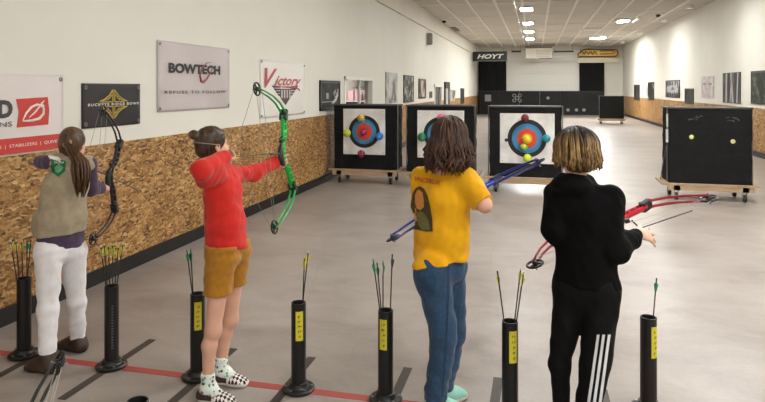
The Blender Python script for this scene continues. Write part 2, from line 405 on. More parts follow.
def far_face(px, py, kind, lab):
    c = at_y(px, py, YB-.66)
    m = MB(); R = Matrix.Rotation(PI/2, 3, 'X')
    if kind == 0: m.b2((c.x-.2, c.y-.004, c.z-.22), (c.x+.2, c.y+.004, c.z+.22))
    elif kind == 1:
        for a, b in ((-.22, .2), (.22, .2), (-.22, -.2), (.22, -.2), (0, 0)): m.torus((c.x+a*.8, c.y, c.z+b*.8), .1, .025, R, 16, 6)
        m.b2((c.x-.3, c.y+.01, c.z-.28), (c.x+.3, c.y+.016, c.z+.28)) if False else None
    else: m.lathe([(.001, 0), (.1, 0), (.1, .01), (.001, .01)], 18, c, R)
    tag(m.build('far_target', MSPOT), lab, 'target')
far_face(488, 98, 0, 'square grey paper target on far black backstop below hanging black sign'); far_face(517, 98, 1, 'five-ring paper target on far black backstop'); far_face(548, 98, 2, 'single round pale target on far backstop below the overhead door')
for px, lb in ((568, 'small pale disc low on far backstop, nearest the overhead door centre'), (576.5, 'middle of three small pale discs low on far backstop'), (584, 'small pale disc low on far backstop, nearest the black floor block')): far_face(px, 110, 2, lb)
for a, b, lb in ((478.6, 506.3, 'tall black curtain under the white-lettered black sign'), (579.4, 604.3, 'tall black curtain under the gold sign')):
    x0, x1 = at_y(a, 70, YB-.25).x, at_y(b, 70, YB-.25).x
    t = thing('black_curtain', lb, 'curtain', ((x0+x1)/2, YB-.25, 0), 0)
    hw2 = (x1-x0)/2; n = 60; m = MB(); vs = []
    for z in (.02, 3.62):
        for i in range(n+1): vs.append((-hw2+2*hw2*i/n, .05*math.sin(i*1.3)*(1 if z < 1 else .6), z))
    m.add(vs, [(i, i+1, n+2+i, n+1+i) for i in range(n)]); m.build('cloth', mat('curtain_black', '0e0f10', .9, .2), t, smooth=True)
    MB().cyl((-hw2, 0, 3.63), (hw2, 0, 3.63), .03).build('rod', M_BLACK, t)
# signs on the far wall
def sign_box(px0, py0, px1, py1, Y): 
    a, b = at_y(px0, py1, Y), at_y(px1, py0, Y); return a, b
a, b = sign_box(472.8, 51.2, 507, 61.5, YB-4.4)
hs = thing('wall_sign', 'black sign with slanted white lettering HOYT at the far left', 'sign', ((a.x+b.x)/2, YB-4.4, (a.z+b.z)/2)); W, H = (b.x-a.x), (b.z-a.z)
MB().box((0, .05, 0), (W, .1, H), None, .02).build('panel', mat('sign_black', '191919', .4, .1), hs)
m = MB(); put_text(m, 'HOYT', lambda u, v, w_: Vector((u, -w_, v)), .02*W, 0, .012, shear=.28, bold=.03, width=W*.78, height=H*.46); m.build('lettering', mat('sign_white', 'd6d6d2', .5, .02), hs)
MB().b2((-W/2, .0, -H/2), (W/2, -.02, -H/2+.05)).build('edge_strip', mat('sign_grey', '5a5a58', .5, .05), hs)
m = MB()
for s in (-.4, .4): m.cyl((s*W, .05, H/2), (s*W, .05, ZC-((a.z+b.z)/2)), .012)
m.build('hanger', M_STEEL, hs)
a, b = sign_box(577.3, 48.3, 618.5, 57.6, YB-.3)
gs = thing('wall_sign', 'gold sign with rounded bar outline and scrolled lettering at far right', 'sign', ((a.x+b.x)/2, YB-.3, (a.z+b.z)/2)); W, H = (b.x-a.x), (b.z-a.z)
out = [(-.5, -.42), (-.5, -.1), (-.42, .18), (-.36, .42), (-.24, .5), (-.12, .44), (0, .38), (.42, .36), (.48, .28), (.5, 0), (.48, -.36), (.43, -.46), (0, -.46)]
TT = lambda u, v, w_: Vector((u, -w_, v))
MB().prism([(x*W, y*H) for x, y in out], TT, .12).build('panel', mat('gold_sign', 'cda95c', .4, .25, 2, metal=.35), gs)
m = MB(); ring = [(x*W*.96, y*H*.9) for x, y in out]+[(out[0][0]*W*.96, out[0][1]*H*.9)]
m.tube([TT(x, y, .13) for x, y in ring], .035, 8); m.build('rim', mat('dark_gold', '6d5220', .4, .1, metal=.5), gs)
m = MB(); m.tube([TT(x*W, y*H, .13) for x, y in ((.05, .2), (.35, .2), (.42, .05), (.35, -.12), (.05, -.14))], .03, 8)
m.tube([TT((-.42+i*.021)*W, (.02+.2*math.sin(i*1.25))*H, .13) for i in range(20)], .04, 8); m.build('scroll_lettering', mat('dark_gold2', '7d6230', .4, .1, metal=.5), gs)
MB().b2((-W/2, -.02, -H*.5-.34), (W/2, .1, -H*.5-.02)).build('ledge', mat('cream_ledge', 'e7dfc6', .5, .03), gs)
# hanging heater and rail
a, b = sign_box(525.3, 47, 552.3, 58.6, YB-2.2)
ht = thing('unit_heater', 'white box heater hanging from the ceiling before the overhead door', 'heater', ((a.x+b.x)/2, YB-2.2, (a.z+b.z)/2)); W, H = (b.x-a.x), (b.z-a.z)
MB().box((0, .4, 0), (W, .8, H), None, .03).build('housing', mat('heater_white', 'e2ddd0', .4, .03), ht)
m = MB(); m.b2((-W/2, -.02, H/2-.06), (W/2, .8, H/2+.03)); m.b2((0, -.03, -H/2-.03), (W/2, .0, -H/2+.02)); m.build('rim', mat('heater_brown', '6a5a4c', .5, .1), ht)
m = MB()
for k in range(5): m.b2((-W*.1, -.02, -H*.35+k*H*.14), (W*.45, .0, -H*.35+k*H*.14+.03))
m.build('louvre', mat('heater_grey', 'b9b1a4', .4, .05), ht)
m = MB()
for s in (-.4, .4): m.cyl((s*W, .4, H/2), (s*W, .4, ZC-(a.z+b.z)/2), .015)
m.build('hanger', M_STEEL, ht)
for p0, p1, lb in ((511.5, 521, 'dark ceiling bracket rail between black sign and white heater'), (553.5, 573.5, 'dark ceiling bracket rail between white heater and gold sign')):
    a = at_y(p0, 51.6, YB-1.6); b = at_y(p1, 51.6, YB-1.6)
    t = thing('ceiling_rail', lb, 'rail', ((a.x+b.x)/2, YB-1.6, a.z)); h = (b.x-a.x)/2
    MB().b2((-h, -.03, -.05), (h, .03, .05)).build('bar', mat('rail_dark', '3d3b37', .5, .1), t)
    m = MB()
    for s in (-.9, .9): m.cyl((s*h, 0, .05), (s*h, 0, ZC-a.z), .012)
    m.build('hanger', M_STEEL, t)
# ------------------------------------------------------------------ ceiling lamps
M_EMIT = mat('lamp_diffuser', 'fcfbf8', .5, 0, emit=LAMP_E if 'LAMP_E' in globals() else 42)
M_EMITN = mat('lamp_diffuser_low', 'fcfbf8', .5, 0, emit=LAMP_N)
M_EMITL = mat('lamp_diffuser_dim', 'fcfbf8', .5, 0, emit=LAMP_N*.45)
def lamp(x, y, lab, grp, w_=.62, l_=.62, em=None):
    t = thing('ceiling_light', lab, 'ceiling light', (x, y, ZC), 0, grp)
    MB().box((0, 0, -.045), (w_+.06, l_+.06, .05), None, .008).build('housing', mat('lamp_white', 'd8d6d0', .5, .02), t)
    MB().b2((-w_/2, -l_/2, -.078), (w_/2, l_/2, -.069)).build('diffuser', em or M_EMIT, t)
ys = [at_z(527, 7.3, ZC).y, at_z(527, 21.8, ZC).y, at_z(526, 30.4, ZC).y, at_z(525.7, 37.8, ZC).y]
words = ['nearest square panel lamp in the column above the hanging heater', 'second nearest square panel lamp above the hanging heater', 'third square panel lamp along, above the hanging heater', 'farthest square panel lamp, just above the hanging heater']
xm = at_z(527, 12, ZC).x
M_EMITF = mat('lamp_diffuser_high', 'fcfbf8', .5, 0, emit=LAMP_E*2.7)
M_EMITV = mat('lamp_diffuser_bright', 'fcfbf8', .5, 0, emit=LAMP_E*1.5)
for i, (y, l) in enumerate(zip(ys, words)): lamp(xm, y, l, 'panel lamps down the middle of the hall', .36, .72, em=M_EMITF if i > 1 else M_EMITV)
q = at_z(623, 19.6, ZC); lamp(q.x, q.y, 'nearer bright panel lamp on the right half of the ceiling', 'panel lamps on the right half', .4, .72, em=M_EMITV)
q = at_z(598, 36.8, ZC); lamp(q.x, q.y, 'farther bright panel lamp on the right, above the gold sign', 'panel lamps on the right half', .7, .72, em=M_EMITF)
for x, y in ((xm, 15.6), (xm, 10.2), (xm, 5.2), (q.x, 17.5), (q.x, 11.5), (q.x, 6.2), (q.x, 1.6), (1.55, 8.0), (q.x-.6, -.4)):  # out-of-view lamps added to light the near hall; one answers a floor reflection
    lamp(x, y, 'square panel lamp on the ceiling nearer than the picture shows', 'panel lamps overhead', em=M_EMITN if x > 1 else M_EMITL)
for y in (17.0, 21.5):  # unseen lamps added to brighten the shop room behind the window
    t = thing('ceiling_light', 'panel lamp on the shop ceiling behind the left window', 'ceiling light', (XL-2.3, y, 3), 0, 'shop lamps')
    MB().box((0, 0, -.03), (.7, .7, .05), None, .008).build('housing', mat('lamp_white', 'd8d6d0'), t); MB().b2((-.3, -.3, -.066), (.3, .3, -.056)).build('diffuser', M_EMITN, t)
# slim unlit strip fittings seen edge-on
for px, py, lb in ((591, 29.6, 'dim strip fitting between the two bright right-hand lamps'), (636, 20.5, 'short slim strip fitting beside the nearer right-hand lamp')):
    q2 = at_z(px, py, ZC-.06); t = thing('strip_fitting', lb, 'ceiling light', (q2.x, q2.y, ZC))
    MB().box((0, 0, -.05), (.9 if px < 600 else .12, .3 if px < 600 else 1.6, .06), None, .01).build('housing', mat('strip_white', 'e6e3dc', .4, .02), t)
    MB().b2((-.3 if px < 600 else -.04, -.1 if px < 600 else -.7, -.095), (.3 if px < 600 else .04, .1 if px < 600 else .7, -.08)).build('diffuser', mat('strip_diffuser', 'f4f1ea', .4, .02), t)
# conduit down the ceiling
cx = at_z(517.5, 15, ZC).x
cd = thing('conduit', 'thin pale conduit along the ceiling beside the middle lamps', 'conduit', (cx, 12, ZC-.06))
MB().cyl((0, 4.5, 0), (0, YB-14, 0), .02, n=8).build('pipe', mat('galvanised', 'd9d7d0', .3, .05, metal=.5), cd)
for k in range(6): MB().b2((-.05, 5+k*4, -.03), (.05, 5.25+k*4, .06)).build('junction_box', M_FRAMEW, cd)
# wall-wash downlights along the right wall
for px in (633, 652, 679, 708, 748, 800):
    pw = at_x(px, 40, XR); 
    t = thing('downlight', 'small round downlight close to the right-hand wall', 'ceiling light', (XR-.55, pw.y, ZC), 0, 'wall-wash downlights')
    MB().lathe([(.11, 0), (.11, -.12), (.09, -.12), (.085, -.02)], 20).build('can', M_FRAMEW, t)
    MB().lathe([(.001, -.05), (.085, -.05)], 20).build('bulb', mat('bulb_glow', 'fff4e4', .4, 0, emit=2.5), t)
    ld = bpy.data.lights.new('downlight_beam', 'SPOT'); ld.energy = 38; ld.color = (1, .97, .94); ld.spot_size = math.radians(110); ld.spot_blend = 1.0; ld.shadow_soft_size = .06
    lo = bpy.data.objects.new('downlight_beam', ld); COL.objects.link(lo); lo.parent = t; lo.location = (0, 0, -.13); lo.rotation_euler = (0, math.radians(10), 0)
# little fittings high on the left wall and ceiling
def cam_fit(c, lab, n):
    t = thing('security_camera', lab, 'camera', c)
    MB().sphere((0, 0, -.06), .09, 16, 10).build('dome', mat('dark_dome', '26252a', .2, .1), t); MB().lathe([(.001, .0), (.12, 0), (.12, -.05), (.001, -.05)], 18).build('mount', M_FRAMEW, t)
q2 = at_z(444, 22, ZC-.1); cam_fit((q2.x, q2.y, ZC), 'small dark dome camera on the ceiling above the left wall', 0)
q2 = at_z(658, 16, ZC-.1); cam_fit((q2.x, q2.y, ZC), 'small dark dome camera on the ceiling at the right', 0)
c = at_x(429.7, 39, XL+.1); t = thing('wall_speaker', 'small grey speaker box high on the left wall', 'speaker', c)
MB().box((0, 0, 0), (.16, .2, .42), None, .02).build('cabinet', mat('speaker_grey', '8b8478', .5, .08), t); MB().b2((.08, -.08, -.18), (.09, .08, .18)).build('grille', mat('speaker_mesh', '6d675e', .7, .1), t)
c = at_z(455, 28.5, ZC); t = thing('ceiling_vent', 'dark slim air vent on the ceiling beside the left wall', 'vent', (c.x, c.y, ZC))
MB().b2((-.1, -.9, -.05), (.1, .9, 0)).build('grille', mat('vent_dark', '5c5348', .6, .1), t)
# ------------------------------------------------------------------ wall graphics, left
def banner(name, lab, cat, px, py, T0, X, mat_, thick=.006, curl=.012, eye=True):
    """four picture corners -> rectangle hung on the side wall"""
    y0 = at_x(px[0], py[0], X).y; y1 = at_x(px[1], py[0], X).y
    z1 = (at_x(px[0], py[0], X).z+at_x(px[1], py[1], X).z)/2; z0 = (at_x(px[0], py[2], X).z+at_x(px[1], py[3], X).z)/2
    c = Vector((X, (y0+y1)/2, (z0+z1)/2)); W, H = abs(y1-y0), z1-z0
    s = 1 if X < 0 else -1
    t = thing(name, lab, cat, c)
    m = MB(); n = 24; vs = []; fs = []
    for j in range(n+1):
        for i in range(n+1):
            u, v = i/n-.5, j/n-.5
            vs.append((s*(.012+curl*(.5+.5*math.sin(u*9+v*4))*(.25-v*v)*(1-abs(u))), u*W, v*H))
    o = len(vs); vs += [(s*.004, a[1], a[2]) for a in vs]
    k = n+1
    for j in range(n):
        for i in range(n):
            a = j*k+i; fs += [(a, a+1, a+k+1, a+k), (o+a, o+a+k, o+a+k+1, o+a+1)]
    for i in range(n):
        fs += [(i, o+i, o+i+1, i+1), (n*k+i, n*k+i+1, o+n*k+i+1, o+n*k+i), (i*k, (i+1)*k, o+(i+1)*k, o+i*k), (i*k+n, o+i*k+n, o+(i+1)*k+n, (i+1)*k+n)]
    m.add(vs, fs); m.build('sheet', mat_, t, smooth=True)
    if eye:
        for a in (-1, 1):
            for b in (-1, 1): MB().torus((s*.02, a*(W/2-.035), b*(H/2-.035)), .014, .005, Matrix.Rotation(PI/2, 3, 'Y'), 14, 6).build('eyelet', M_STEEL, t)
    T = (lambda u, v, w_: Vector((s*(.0165+w_), s*u, v)))
    return t, T, W, H
# red and white banner, cut by the picture's left edge
t, T, W, H = banner('vinyl_banner', 'white and red vinyl banner with bow emblem at far left', 'banner', (-62, 62, 0, 0), (72.5, 74.6, 163, 147.3), None, XL, mat('white_vinyl', 'd9d2d0', .5, .03, 2))
d = W/124   # metres per picture column, roughly
def U(px): return at_x(px, 100, XL).y - t.location.y
def V(px, py): return at_x(px, py, XL).z - t.location.z
RED = mat('banner_red', 'c23a31', .5, .04)
m = MB(); zb = -H/2
m.prism([(-W/2, zb), (W/2, zb), (W/2, zb+.115), (-W/2, zb+.115)], T, .001); m.build('red_band', RED, t)
m = MB(); m.prism([(U(15), V(15, 127.5)), (U(17), V(17, 112)), (U(14), V(14, 99)), (U(46), V(46, 97)), (U(47.5), V(47.5, 110)), (U(46.5), V(46.5, 124.5))], T, .001); m.build('red_square', RED, t)
m = MB()
m.tube([T(U(x), V(x, y), .004) for x, y in ((20.5, 120.5), (24, 113), (29, 107), (35, 104.5), (39.5, 105.5), (41.5, 109), (41, 114), (37, 118.5), (30, 120.5), (20.5, 121))], [.004, .008, .009, .009, .009, .009, .01, .011, .01, .005], 8)
m.tube([T(U(x), V(x, y), .004) for x, y in ((27, 117.5), (33, 112), (39.5, 103.5), (42, 100.5))], [.003, .006, .006, .003], 8)
m.tube([T(U(x), V(x, y), .004) for x, y in ((36.5, 106.5), (41.5, 106), (39, 102.5))], [.006, .009, .005], 8)
m.build('bow_emblem', mat('emblem_white', 'e9e2df', .5, .02), t)
GREY = mat('letter_grey', '3c3a3c', .5, .05)
m = MB(); put_text(m, 'DIAMOND', T, U(10.5)-.42, V(4, 109), .004, bold=.05, width=.84, height=.135); m.build('lettering', GREY, t)
m = MB(); put_text(m, 'INNOVATIONS', T, U(10)-.33, V(4, 124.3), .004, width=.66, height=.036); m.build('small_lettering', GREY, t)
m = MB(); put_text(m, 'SIGHTS  |  RESTS  |  STABILIZERS  |  QUIVERS', T, .05, zb+.055, .004, width=W*.86, height=.03); m.build('band_lettering', mat('emblem_white', 'e9e2df'), t)
# black banner with the gold diamond emblem
t, T, W, H = banner('vinyl_banner', 'black vinyl banner with gold diamond emblem and white lettering', 'banner', (81, 139, 0, 0), (83, 84.2, 129, 123.6), None, XL, mat('black_vinyl', '211e20', .45, .1, 3))
GOLD = mat('gold_ink', 'b9a24e', .4, .05); m = MB()
for sx in (-1, 1):
    for sy in (-1, 1):
        q3 = lambda a: [T(sx*x*W, .02*H+sy*y*H, .001) for x, y in a]
        r_ = .0065
        m.tube(q3([(.016, .34), (.016, .05)]), r_, 6); m.tube(q3([(.016, .33), (.08, .2), (.15, .12), (.24, .06)]), r_, 6)
        m.tube(q3([(.06, .15), (.2, .055), (.02, .055)]), r_*.8, 6); m.tube(q3([(.03, .22), (.1, .1)]), r_*.8, 6)
m.build('diamond_emblem', GOLD, t)
m = MB(); put_text(m, 'BUCKEYE RIDGE BOWS', T, 0, .02*H, .014, bold=.02, spacing=1.25, width=W*.88, height=H*.06); m.build('lettering', mat('ink_white', 'd8d8d4', .5, .02), t)
# grey banner
t, T, W, H = banner('vinyl_banner', 'large silver grey banner with black BOWTECH lettering and red swoosh', 'banner', (156.5, 228.5, 0, 0), (40, 49, 111.5, 108.5), None, XL, mat('silver_vinyl', 'bdb5b5', .45, .1, 1.2))
m = MB(); put_text(m, 'BOWTECH', T, -.02*W, .125*H, .003, bold=.055, width=W*.72, height=H*.15); m.build('lettering', mat('letter_black', '262425', .5, .05), t)
m = MB(); put_text(m, 'REFUSE TO FOLLOW', T, 0, -.225*H, .003, spacing=1.3, bold=.01, width=W*.85, height=H*.045); m.build('small_lettering', mat('letter_black', '262425'), t)
m = MB(); pts = [(.2, .25), (.13, .235), (.06, .15), (.03, .03), (.045, -.06), (.075, -.07), (.13, -.02), (.19, .09), (.215, .17)]
m.tube([T(x*W, y*H, .004) for x, y in pts], [.002, .005, .007, .011, .015, .017, .011, .006, .003], 8)
m.build('swoosh', mat('swoosh_red', '96453f', .45, .15), t)
# white eagle banner
t, T, W, H = banner('vinyl_banner', 'white banner with red script lettering above a striped shield with wings', 'banner', (259.5, 304, 0, 0), (56, 66.5, 119, 113.5), None, XL, mat('white_vinyl2', 'dfddd8', .5, .02, 2))
m = MB(); RS = mat('script_red', 'b55257', .5, .08)
put_text(m, 'V', T, -.3*W, .19*H, .006, shear=.45, bold=.02, width=W*.26, height=H*.34); put_text(m, 'ictory', T, .08*W, .12*H, .006, shear=.5, bold=.02, width=W*.62, height=H*.23)
m.tube([T(x*W, y*H, .006) for x, y in ((-.16, .04), (.1, .035), (.33, .0), (.36, -.05))], [.003, .012, .01, .003], 8)
m.build('script_lettering', RS, t)
DK = mat('shield_dark', '4a3d40', .5, .1); m = MB()
m.prism([(-.1*W, .0), (.14*W, .0), (.14*W, -.15*H), (.02*W, -.3*H), (-.1*W, -.15*H)], T, .004)
for s_ in (-1, 1):
    for k in range(4): m.prism([(.02*W+s_*.12*W, .05*H-k*.045*H), (.02*W+s_*(.3-.04*k)*W, .06*H-k*.05*H), (.02*W+s_*(.27-.04*k)*W, .02*H-k*.05*H), (.02*W+s_*.12*W, .02*H-k*.045*H)], T, .004)
m.build('winged_shield', DK, t)
m = MB()
for k in range(4): m.prism([(-.085*W+k*.06*W, -.02*H), (-.06*W+k*.06*W, -.02*H), (-.06*W+k*.06*W, -.17*H), (-.085*W+k*.06*W, -.17*H)], T, .008)
m.build('shield_stripe', mat('stripe_pale', 'd6c6c4', .5, .05), t)
# posters
def poster(lab, px, py, X, pm, frame=None, deco=None):
    y0 = at_x(px[0], py[0], X).y; y1 = at_x(px[1], py[0], X).y
    za = (at_x(px[0], py[0], X).z+at_x(px[1], py[0], X).z)/2; zb_ = (at_x(px[0], py[1], X).z+at_x(px[1], py[1], X).z)/2
    c = Vector((X, (y0+y1)/2, (za+zb_)/2)); W, H = abs(y1-y0), za-zb_; s = 1 if X < 0 else -1
    t = thing('poster', lab, 'poster', c)
    MB().box((s*.013, 0, 0), (.016, W, H), None, .003).build('print', pm, t)
    if frame:
        m = MB(); fw = .05
        for a, b in (((-W/2, -H/2), (W/2, -H/2+fw)), ((-W/2, H/2-fw), (W/2, H/2)), ((-W/2, -H/2), (-W/2+fw, H/2)), ((W/2-fw, -H/2), (W/2, H/2))): m.b2((s*.005, a[0], a[1]), (s*.03, b[0], b[1]))
        m.build('frame', frame, t)
    T = lambda u, v, w_: Vector((s*(.022+w_), s*u*W, v*H))
    if deco: deco(t, T)
    return t
INK = lambda c: mat('ink_'+c, c, .5, .1, 8)
def d_antler(t, T):
    m = MB(); m.tube([T(x, y, .003) for x, y in ((.05, -.28), (.2, -.2), (.33, .0), (.37, .22))], [.02, .03, .025, .008], 8)
    m.tube([T(x, y, .003) for x, y in ((.24, -.12), (.15, .05), (.2, .16))], [.02, .015, .005], 8); m.tube([T(x, y, .003) for x, y in ((.31, -.03), (.22, .12), (.27, .2))], [.018, .014, .004], 8)
    m.build('antler_picture', INK('b9bdb2'), t)
    m = MB(); m.prism([(-.22, -.12), (-.1, -.12), (-.1, .08), (-.22, .08)], T, .002); m.prism([(-.42, -.2), (.3, -.2), (.3, -.23), (-.42, -.23)], T, .002); m.build('bow_picture', INK('8d9288'), t)
poster('dark grey hunting poster with pale antler picture, left of the shop window', (319, 339), (80.6, 110), XL, picture_mat('pic_a', [(.3, '262a27'), (.6, '3f4440'), (.85, '6a6e68')], 3, 1), M_FRAMEB, d_antler)
def d_figure(t, T):
    m = MB(); m.prism([(-.05, -.4), (.05, -.1), (.1, .2), (.2, .22), (.3, .1), (.32, -.2), (.42, -.42), (.2, -.42), (.15, -.15), (.05, -.42)], T, .002); m.build('figure_picture', INK('6b6b69'), t)
poster('pale grey tall poster with dark figure shape, right of the shop window', (385.2, 396.8), (72.5, 103), XL, picture_mat('pic_b', [(.3, '9d9d9a'), (.55, 'b9b9b5'), (.8, 'd2d2ce')], 1.4, 2), None, d_figure)
poster('mottled dark green-grey forest poster on left wall', (403.2, 413), (75.4, 102.2), XL, picture_mat('pic_c', [(.3, '3f423c'), (.5, '7d7f76'), (.75, 'b3b3a9')], 5, 3), M_FRAMEB)
poster('framed brown-toned portrait poster on left wall', (418.3, 425.3), (79, 98.2), XL, picture_mat('pic_d', [(.3, '4a3d36'), (.5, '8d7d70'), (.75, 'c6b8ab')], 2, 4), M_FRAMEB)
poster('tiny grey notice on left wall beside the first doorway', (429.2, 431.8), (91.5, 98), XL, picture_mat('pic_e', [(.3, '6d6d68'), (.6, '9c9c96')], 3, 5))
poster('small pale poster with grey patch beyond the dark-framed door', (450.2, 455), (90, 101), XL, picture_mat('pic_f', [(.35, '7d7d7a'), (.55, 'b9b9b6')], 2.5, 6))
poster('narrow dark poster at the far end of the left wall', (460.3, 463.8), (88.2, 104), XL, picture_mat('pic_g', [(.3, '3a3a3a'), (.6, '585856')], 2.5, 7), M_FRAMEB)
# right wall
poster('dark narrow poster at the far end of the right wall', (640, 634.5), (84.5, 100.2), XR, picture_mat('pic_h', [(.3, '333'+'333'), (.6, '66625e')], 2, 8), M_FRAMEB)
poster('tiny pale pinkish notice on right wall between two dark posters', (646.8, 641.8), (87.5, 95.5), XR, picture_mat('pic_i', [(.35, 'a89c9a'), (.6, 'd6cfcd')], 3, 9))
poster('dark poster with one pale spot in its middle on right wall', (654.3, 648.2), (82, 100.2), XR, picture_mat('pic_j', [(.35, '2b2b2b'), (.6, '4f4f4d'), (.72, 'b0b0ac')], 1.5, 10), M_FRAMEB)
def d_car(t, T):
    m = MB(); m.prism([(-.38, -.2), (-.38, .1), (-.15, .22), (.2, .2), (.38, .05), (.38, -.2)], T, .002); m.build('picture_centre', INK('a8a8a6'), t)
    m = MB(); m.prism([(-.1, -.05), (.05, .14), (.14, -.05)], T, .006); m.prism([(-.4, -.36), (.4, -.36), (.4, -.3), (-.4, -.3)], T, .006); m.build('picture_detail', INK('3c3c3b'), t)
poster('wide black-framed landscape poster on right wall', (680.2, 666.3), (80.2, 97.6), XR, picture_mat('pic_k', [(.3, '3b3b3a'), (.5, '777775'), (.7, 'c3c3c1')], 3, 11), M_FRAMEB, d_car)
poster('small dark poster low on right wall, above the target block corner', (694, 685.4), (88.5, 104), XR, picture_mat('pic_l', [(.3, '3c3a3b'), (.65, '615e5e')], 2, 12), M_FRAMEB)
def d_animal(t, T):
    m = MB()
    for x in (-.22, .22): m.prism([(x-.16, .1), (x+.16, .1), (x+.12, .2), (x-.1, .2)], T, .002)
    m.prism([(-.06, -.12), (.06, -.12), (.0, -.02)], T, .002); m.build('animal_picture', INK('8f8585'), t)
poster('pale pinkish-grey poster with two dark eye shapes on right wall', (714.3, 702), (76.2, 98), XR, picture_mat('pic_m', [(.3, 'b5aaa9'), (.6, 'cbc3c2'), (.8, 'dcd6d5')], 3, 13), None, d_animal)
def d_birch(t, T):
    m = MB()
    for x, w_, l_ in ((-.28, .09, .02), (-.05, .05, .1), (.1, .1, -.1), (.33, .06, .05)): m.prism([(x-w_/2, -.48), (x+w_/2, -.48), (x+w_/2+l_, .48), (x-w_/2+l_, .48)], T, .002)
    m.build('trunk_picture', INK('a9a9a7'), t)
poster('dark poster of pale upright tree trunks on right wall', (741, 723.4), (72.6, 103.2), XR, picture_mat('pic_n', [(.3, '2e2e2d'), (.6, '5f5f5d'), (.8, '8b8b88')], 3, 14, (1, 3, .6)), None, d_birch)
poster('dark green woodland poster cut by the right picture edge', (776, 752), (70.4, 104.4), XR, picture_mat('pic_o', [(.3, '23271f'), (.5, '474c3e'), (.7, '8c9080')], 3, 15), M_FRAMEB)

# ------------------------------------------------------------------ shooting line and lane strips
RL = 3.315
ln = MB().b2((XL+.05, RL-.03, .0005), (XR-.05, RL+.03, .002)).build('floor_tape', mat('red_tape', '9c423d', .5, .12, 6)); tag(ln, 'long red tape shooting line across the concrete floor', 'tape')
TUBE_X = [-3.19, -2.54, -1.95, -1.31, -.80, -.13, .56]
SX = [-3.11, -2.54, -1.93, -1.385, -.76, -.215, .37]
wl = ['dark lane tape under the leftmost quiver tube', 'dark lane tape running under the second quiver tube from left', 'dark lane tape beside the red-shirted archer', 'dark lane tape under the quiver tube between red and yellow shirts', 'dark lane tape beside the blue jeans', 'dark lane tape between blue jeans and black track pants', 'dark lane tape beside the white-striped track pants']
for x, l in zip(SX, wl):
    s_ = MB().b2((x-.027, RL-.42, .002), (x+.027, RL+.42, .0035)).build('floor_tape', mat('dark_tape', '3d3630', .55, .15, 6)); tag(s_, l, 'tape', 'lane tapes')
# ------------------------------------------------------------------ target blocks on wooden carts
BW, BD, BZ0, BZ1, TY = 1.15, .52, .26, 1.40, 10.42
TYS = [10.75, 10.6, 10.42, 10.35]
def block(name, lab, x, y, grp=None, face=True):
    t = thing(name, lab, 'target block', (x, y, BZ0), 0, grp)
    bm = bmesh.new(); bmesh.ops.create_cube(bm, size=1)
    for v in bm.verts: v.co = Vector((v.co.x*BW, (v.co.y+.5)*BD, (v.co.z+.5)*(BZ1-BZ0)))
    bmesh.ops.subdivide_edges(bm, edges=list(bm.edges), cuts=12, use_grid_fill=True)
    rnd = random.Random(int(x*100)+3)
    for v in bm.verts:
        if abs(abs(v.co.x)-BW/2) < .001: v.co.x += rnd.uniform(-.008, .008)
        if v.co.z > BZ1-BZ0-.001: v.co.z += rnd.uniform(-.008, .004)
    me = bpy.data.meshes.new('foam_block'); bm.to_mesh(me); bm.free(); me.materials.append(M_BLOCK)
    o = bpy.data.objects.new('foam_block', me); COL.objects.link(o); o.parent = t
    MB().box((0, BD/2, BZ1-BZ0+.012), (BW+.03, BD+.03, .022), None, .004).build('top_board', mat('grey_board', '3a3a39', .6, .15, 6), t)
    m = MB()
    for s in (-1, 1): m.cyl((s*(BW/2+.02), .06, .0), (s*(BW/2+.02), .06, BZ1-BZ0+.03), .009, n=8)
    m.build('tension_rod', M_STEEL, t)
    return t
def cart(lab, x, y, grp='wooden target carts'):
    t = thing('wooden_cart', lab, 'cart', (x, y, 0), 0, grp)
    MB().b2((-BW/2-.1, -.06, .23), (BW/2+.1, BD+.06, BZ0)).build('deck', M_PLY, t)
    for yy in (-.05, BD+.01): MB().b2((-BW/2-.02, yy, .153), (BW/2+.02, yy+.04, .23)).build('rail', M_PLY, t)
    for s in (-1, 1): MB().b2((s*(BW/2-.1)-.045, -.05, .15), (s*(BW/2-.1)+.045, BD+.05, .229)).build('cross_block', mat('pine', 'c9b48e', .6, .12, 6, stretch=(8, 1, 8)), t)
    for sx in (-1, 1):
        for yy in (0, BD-.02):
            cx_ = sx*(BW/2-.1)
            m = MB(); m.b2((cx_-.04, yy-.03, .142), (cx_+.04, yy+.05, .15)); m.b2((cx_-.03, yy-.005, .045), (cx_-.023, yy+.035, .145)); m.b2((cx_+.023, yy-.005, .045), (cx_+.03, yy+.035, .145))
            f = m.build('caster', M_STEEL, t)
            MB().cyl((cx_-.02, yy+.015, .057), (cx_+.02, yy+.015, .057), .056, n=20).build('wheel', M_RUB, f)
    return t
tx = [-2.98, -1.597, -.167, 2.58]
names = [('left', 'black foam target block with ringed paper, nearest the left wall'), ('', 'black foam target block behind the long-haired archer'), ('', 'black foam target block with ringed paper, behind the yellow-balloon paper'), ('', 'black foam target block without paper, at the right with yellow-green spots')]
labs = ['black foam target block with ringed paper, nearest the left wall', 'black foam target block mostly hidden behind the long brown hair', 'black foam target block in the middle, between yellow and black archers', 'black foam target block without a paper, standing by the right wall']
clabs = ['wooden caster cart under the target block nearest the left wall', 'wooden caster cart under the block behind the yellow-shirted archer', 'wooden caster cart under the middle target block by the blue bow tip', 'wooden caster cart under the paperless black block at right']
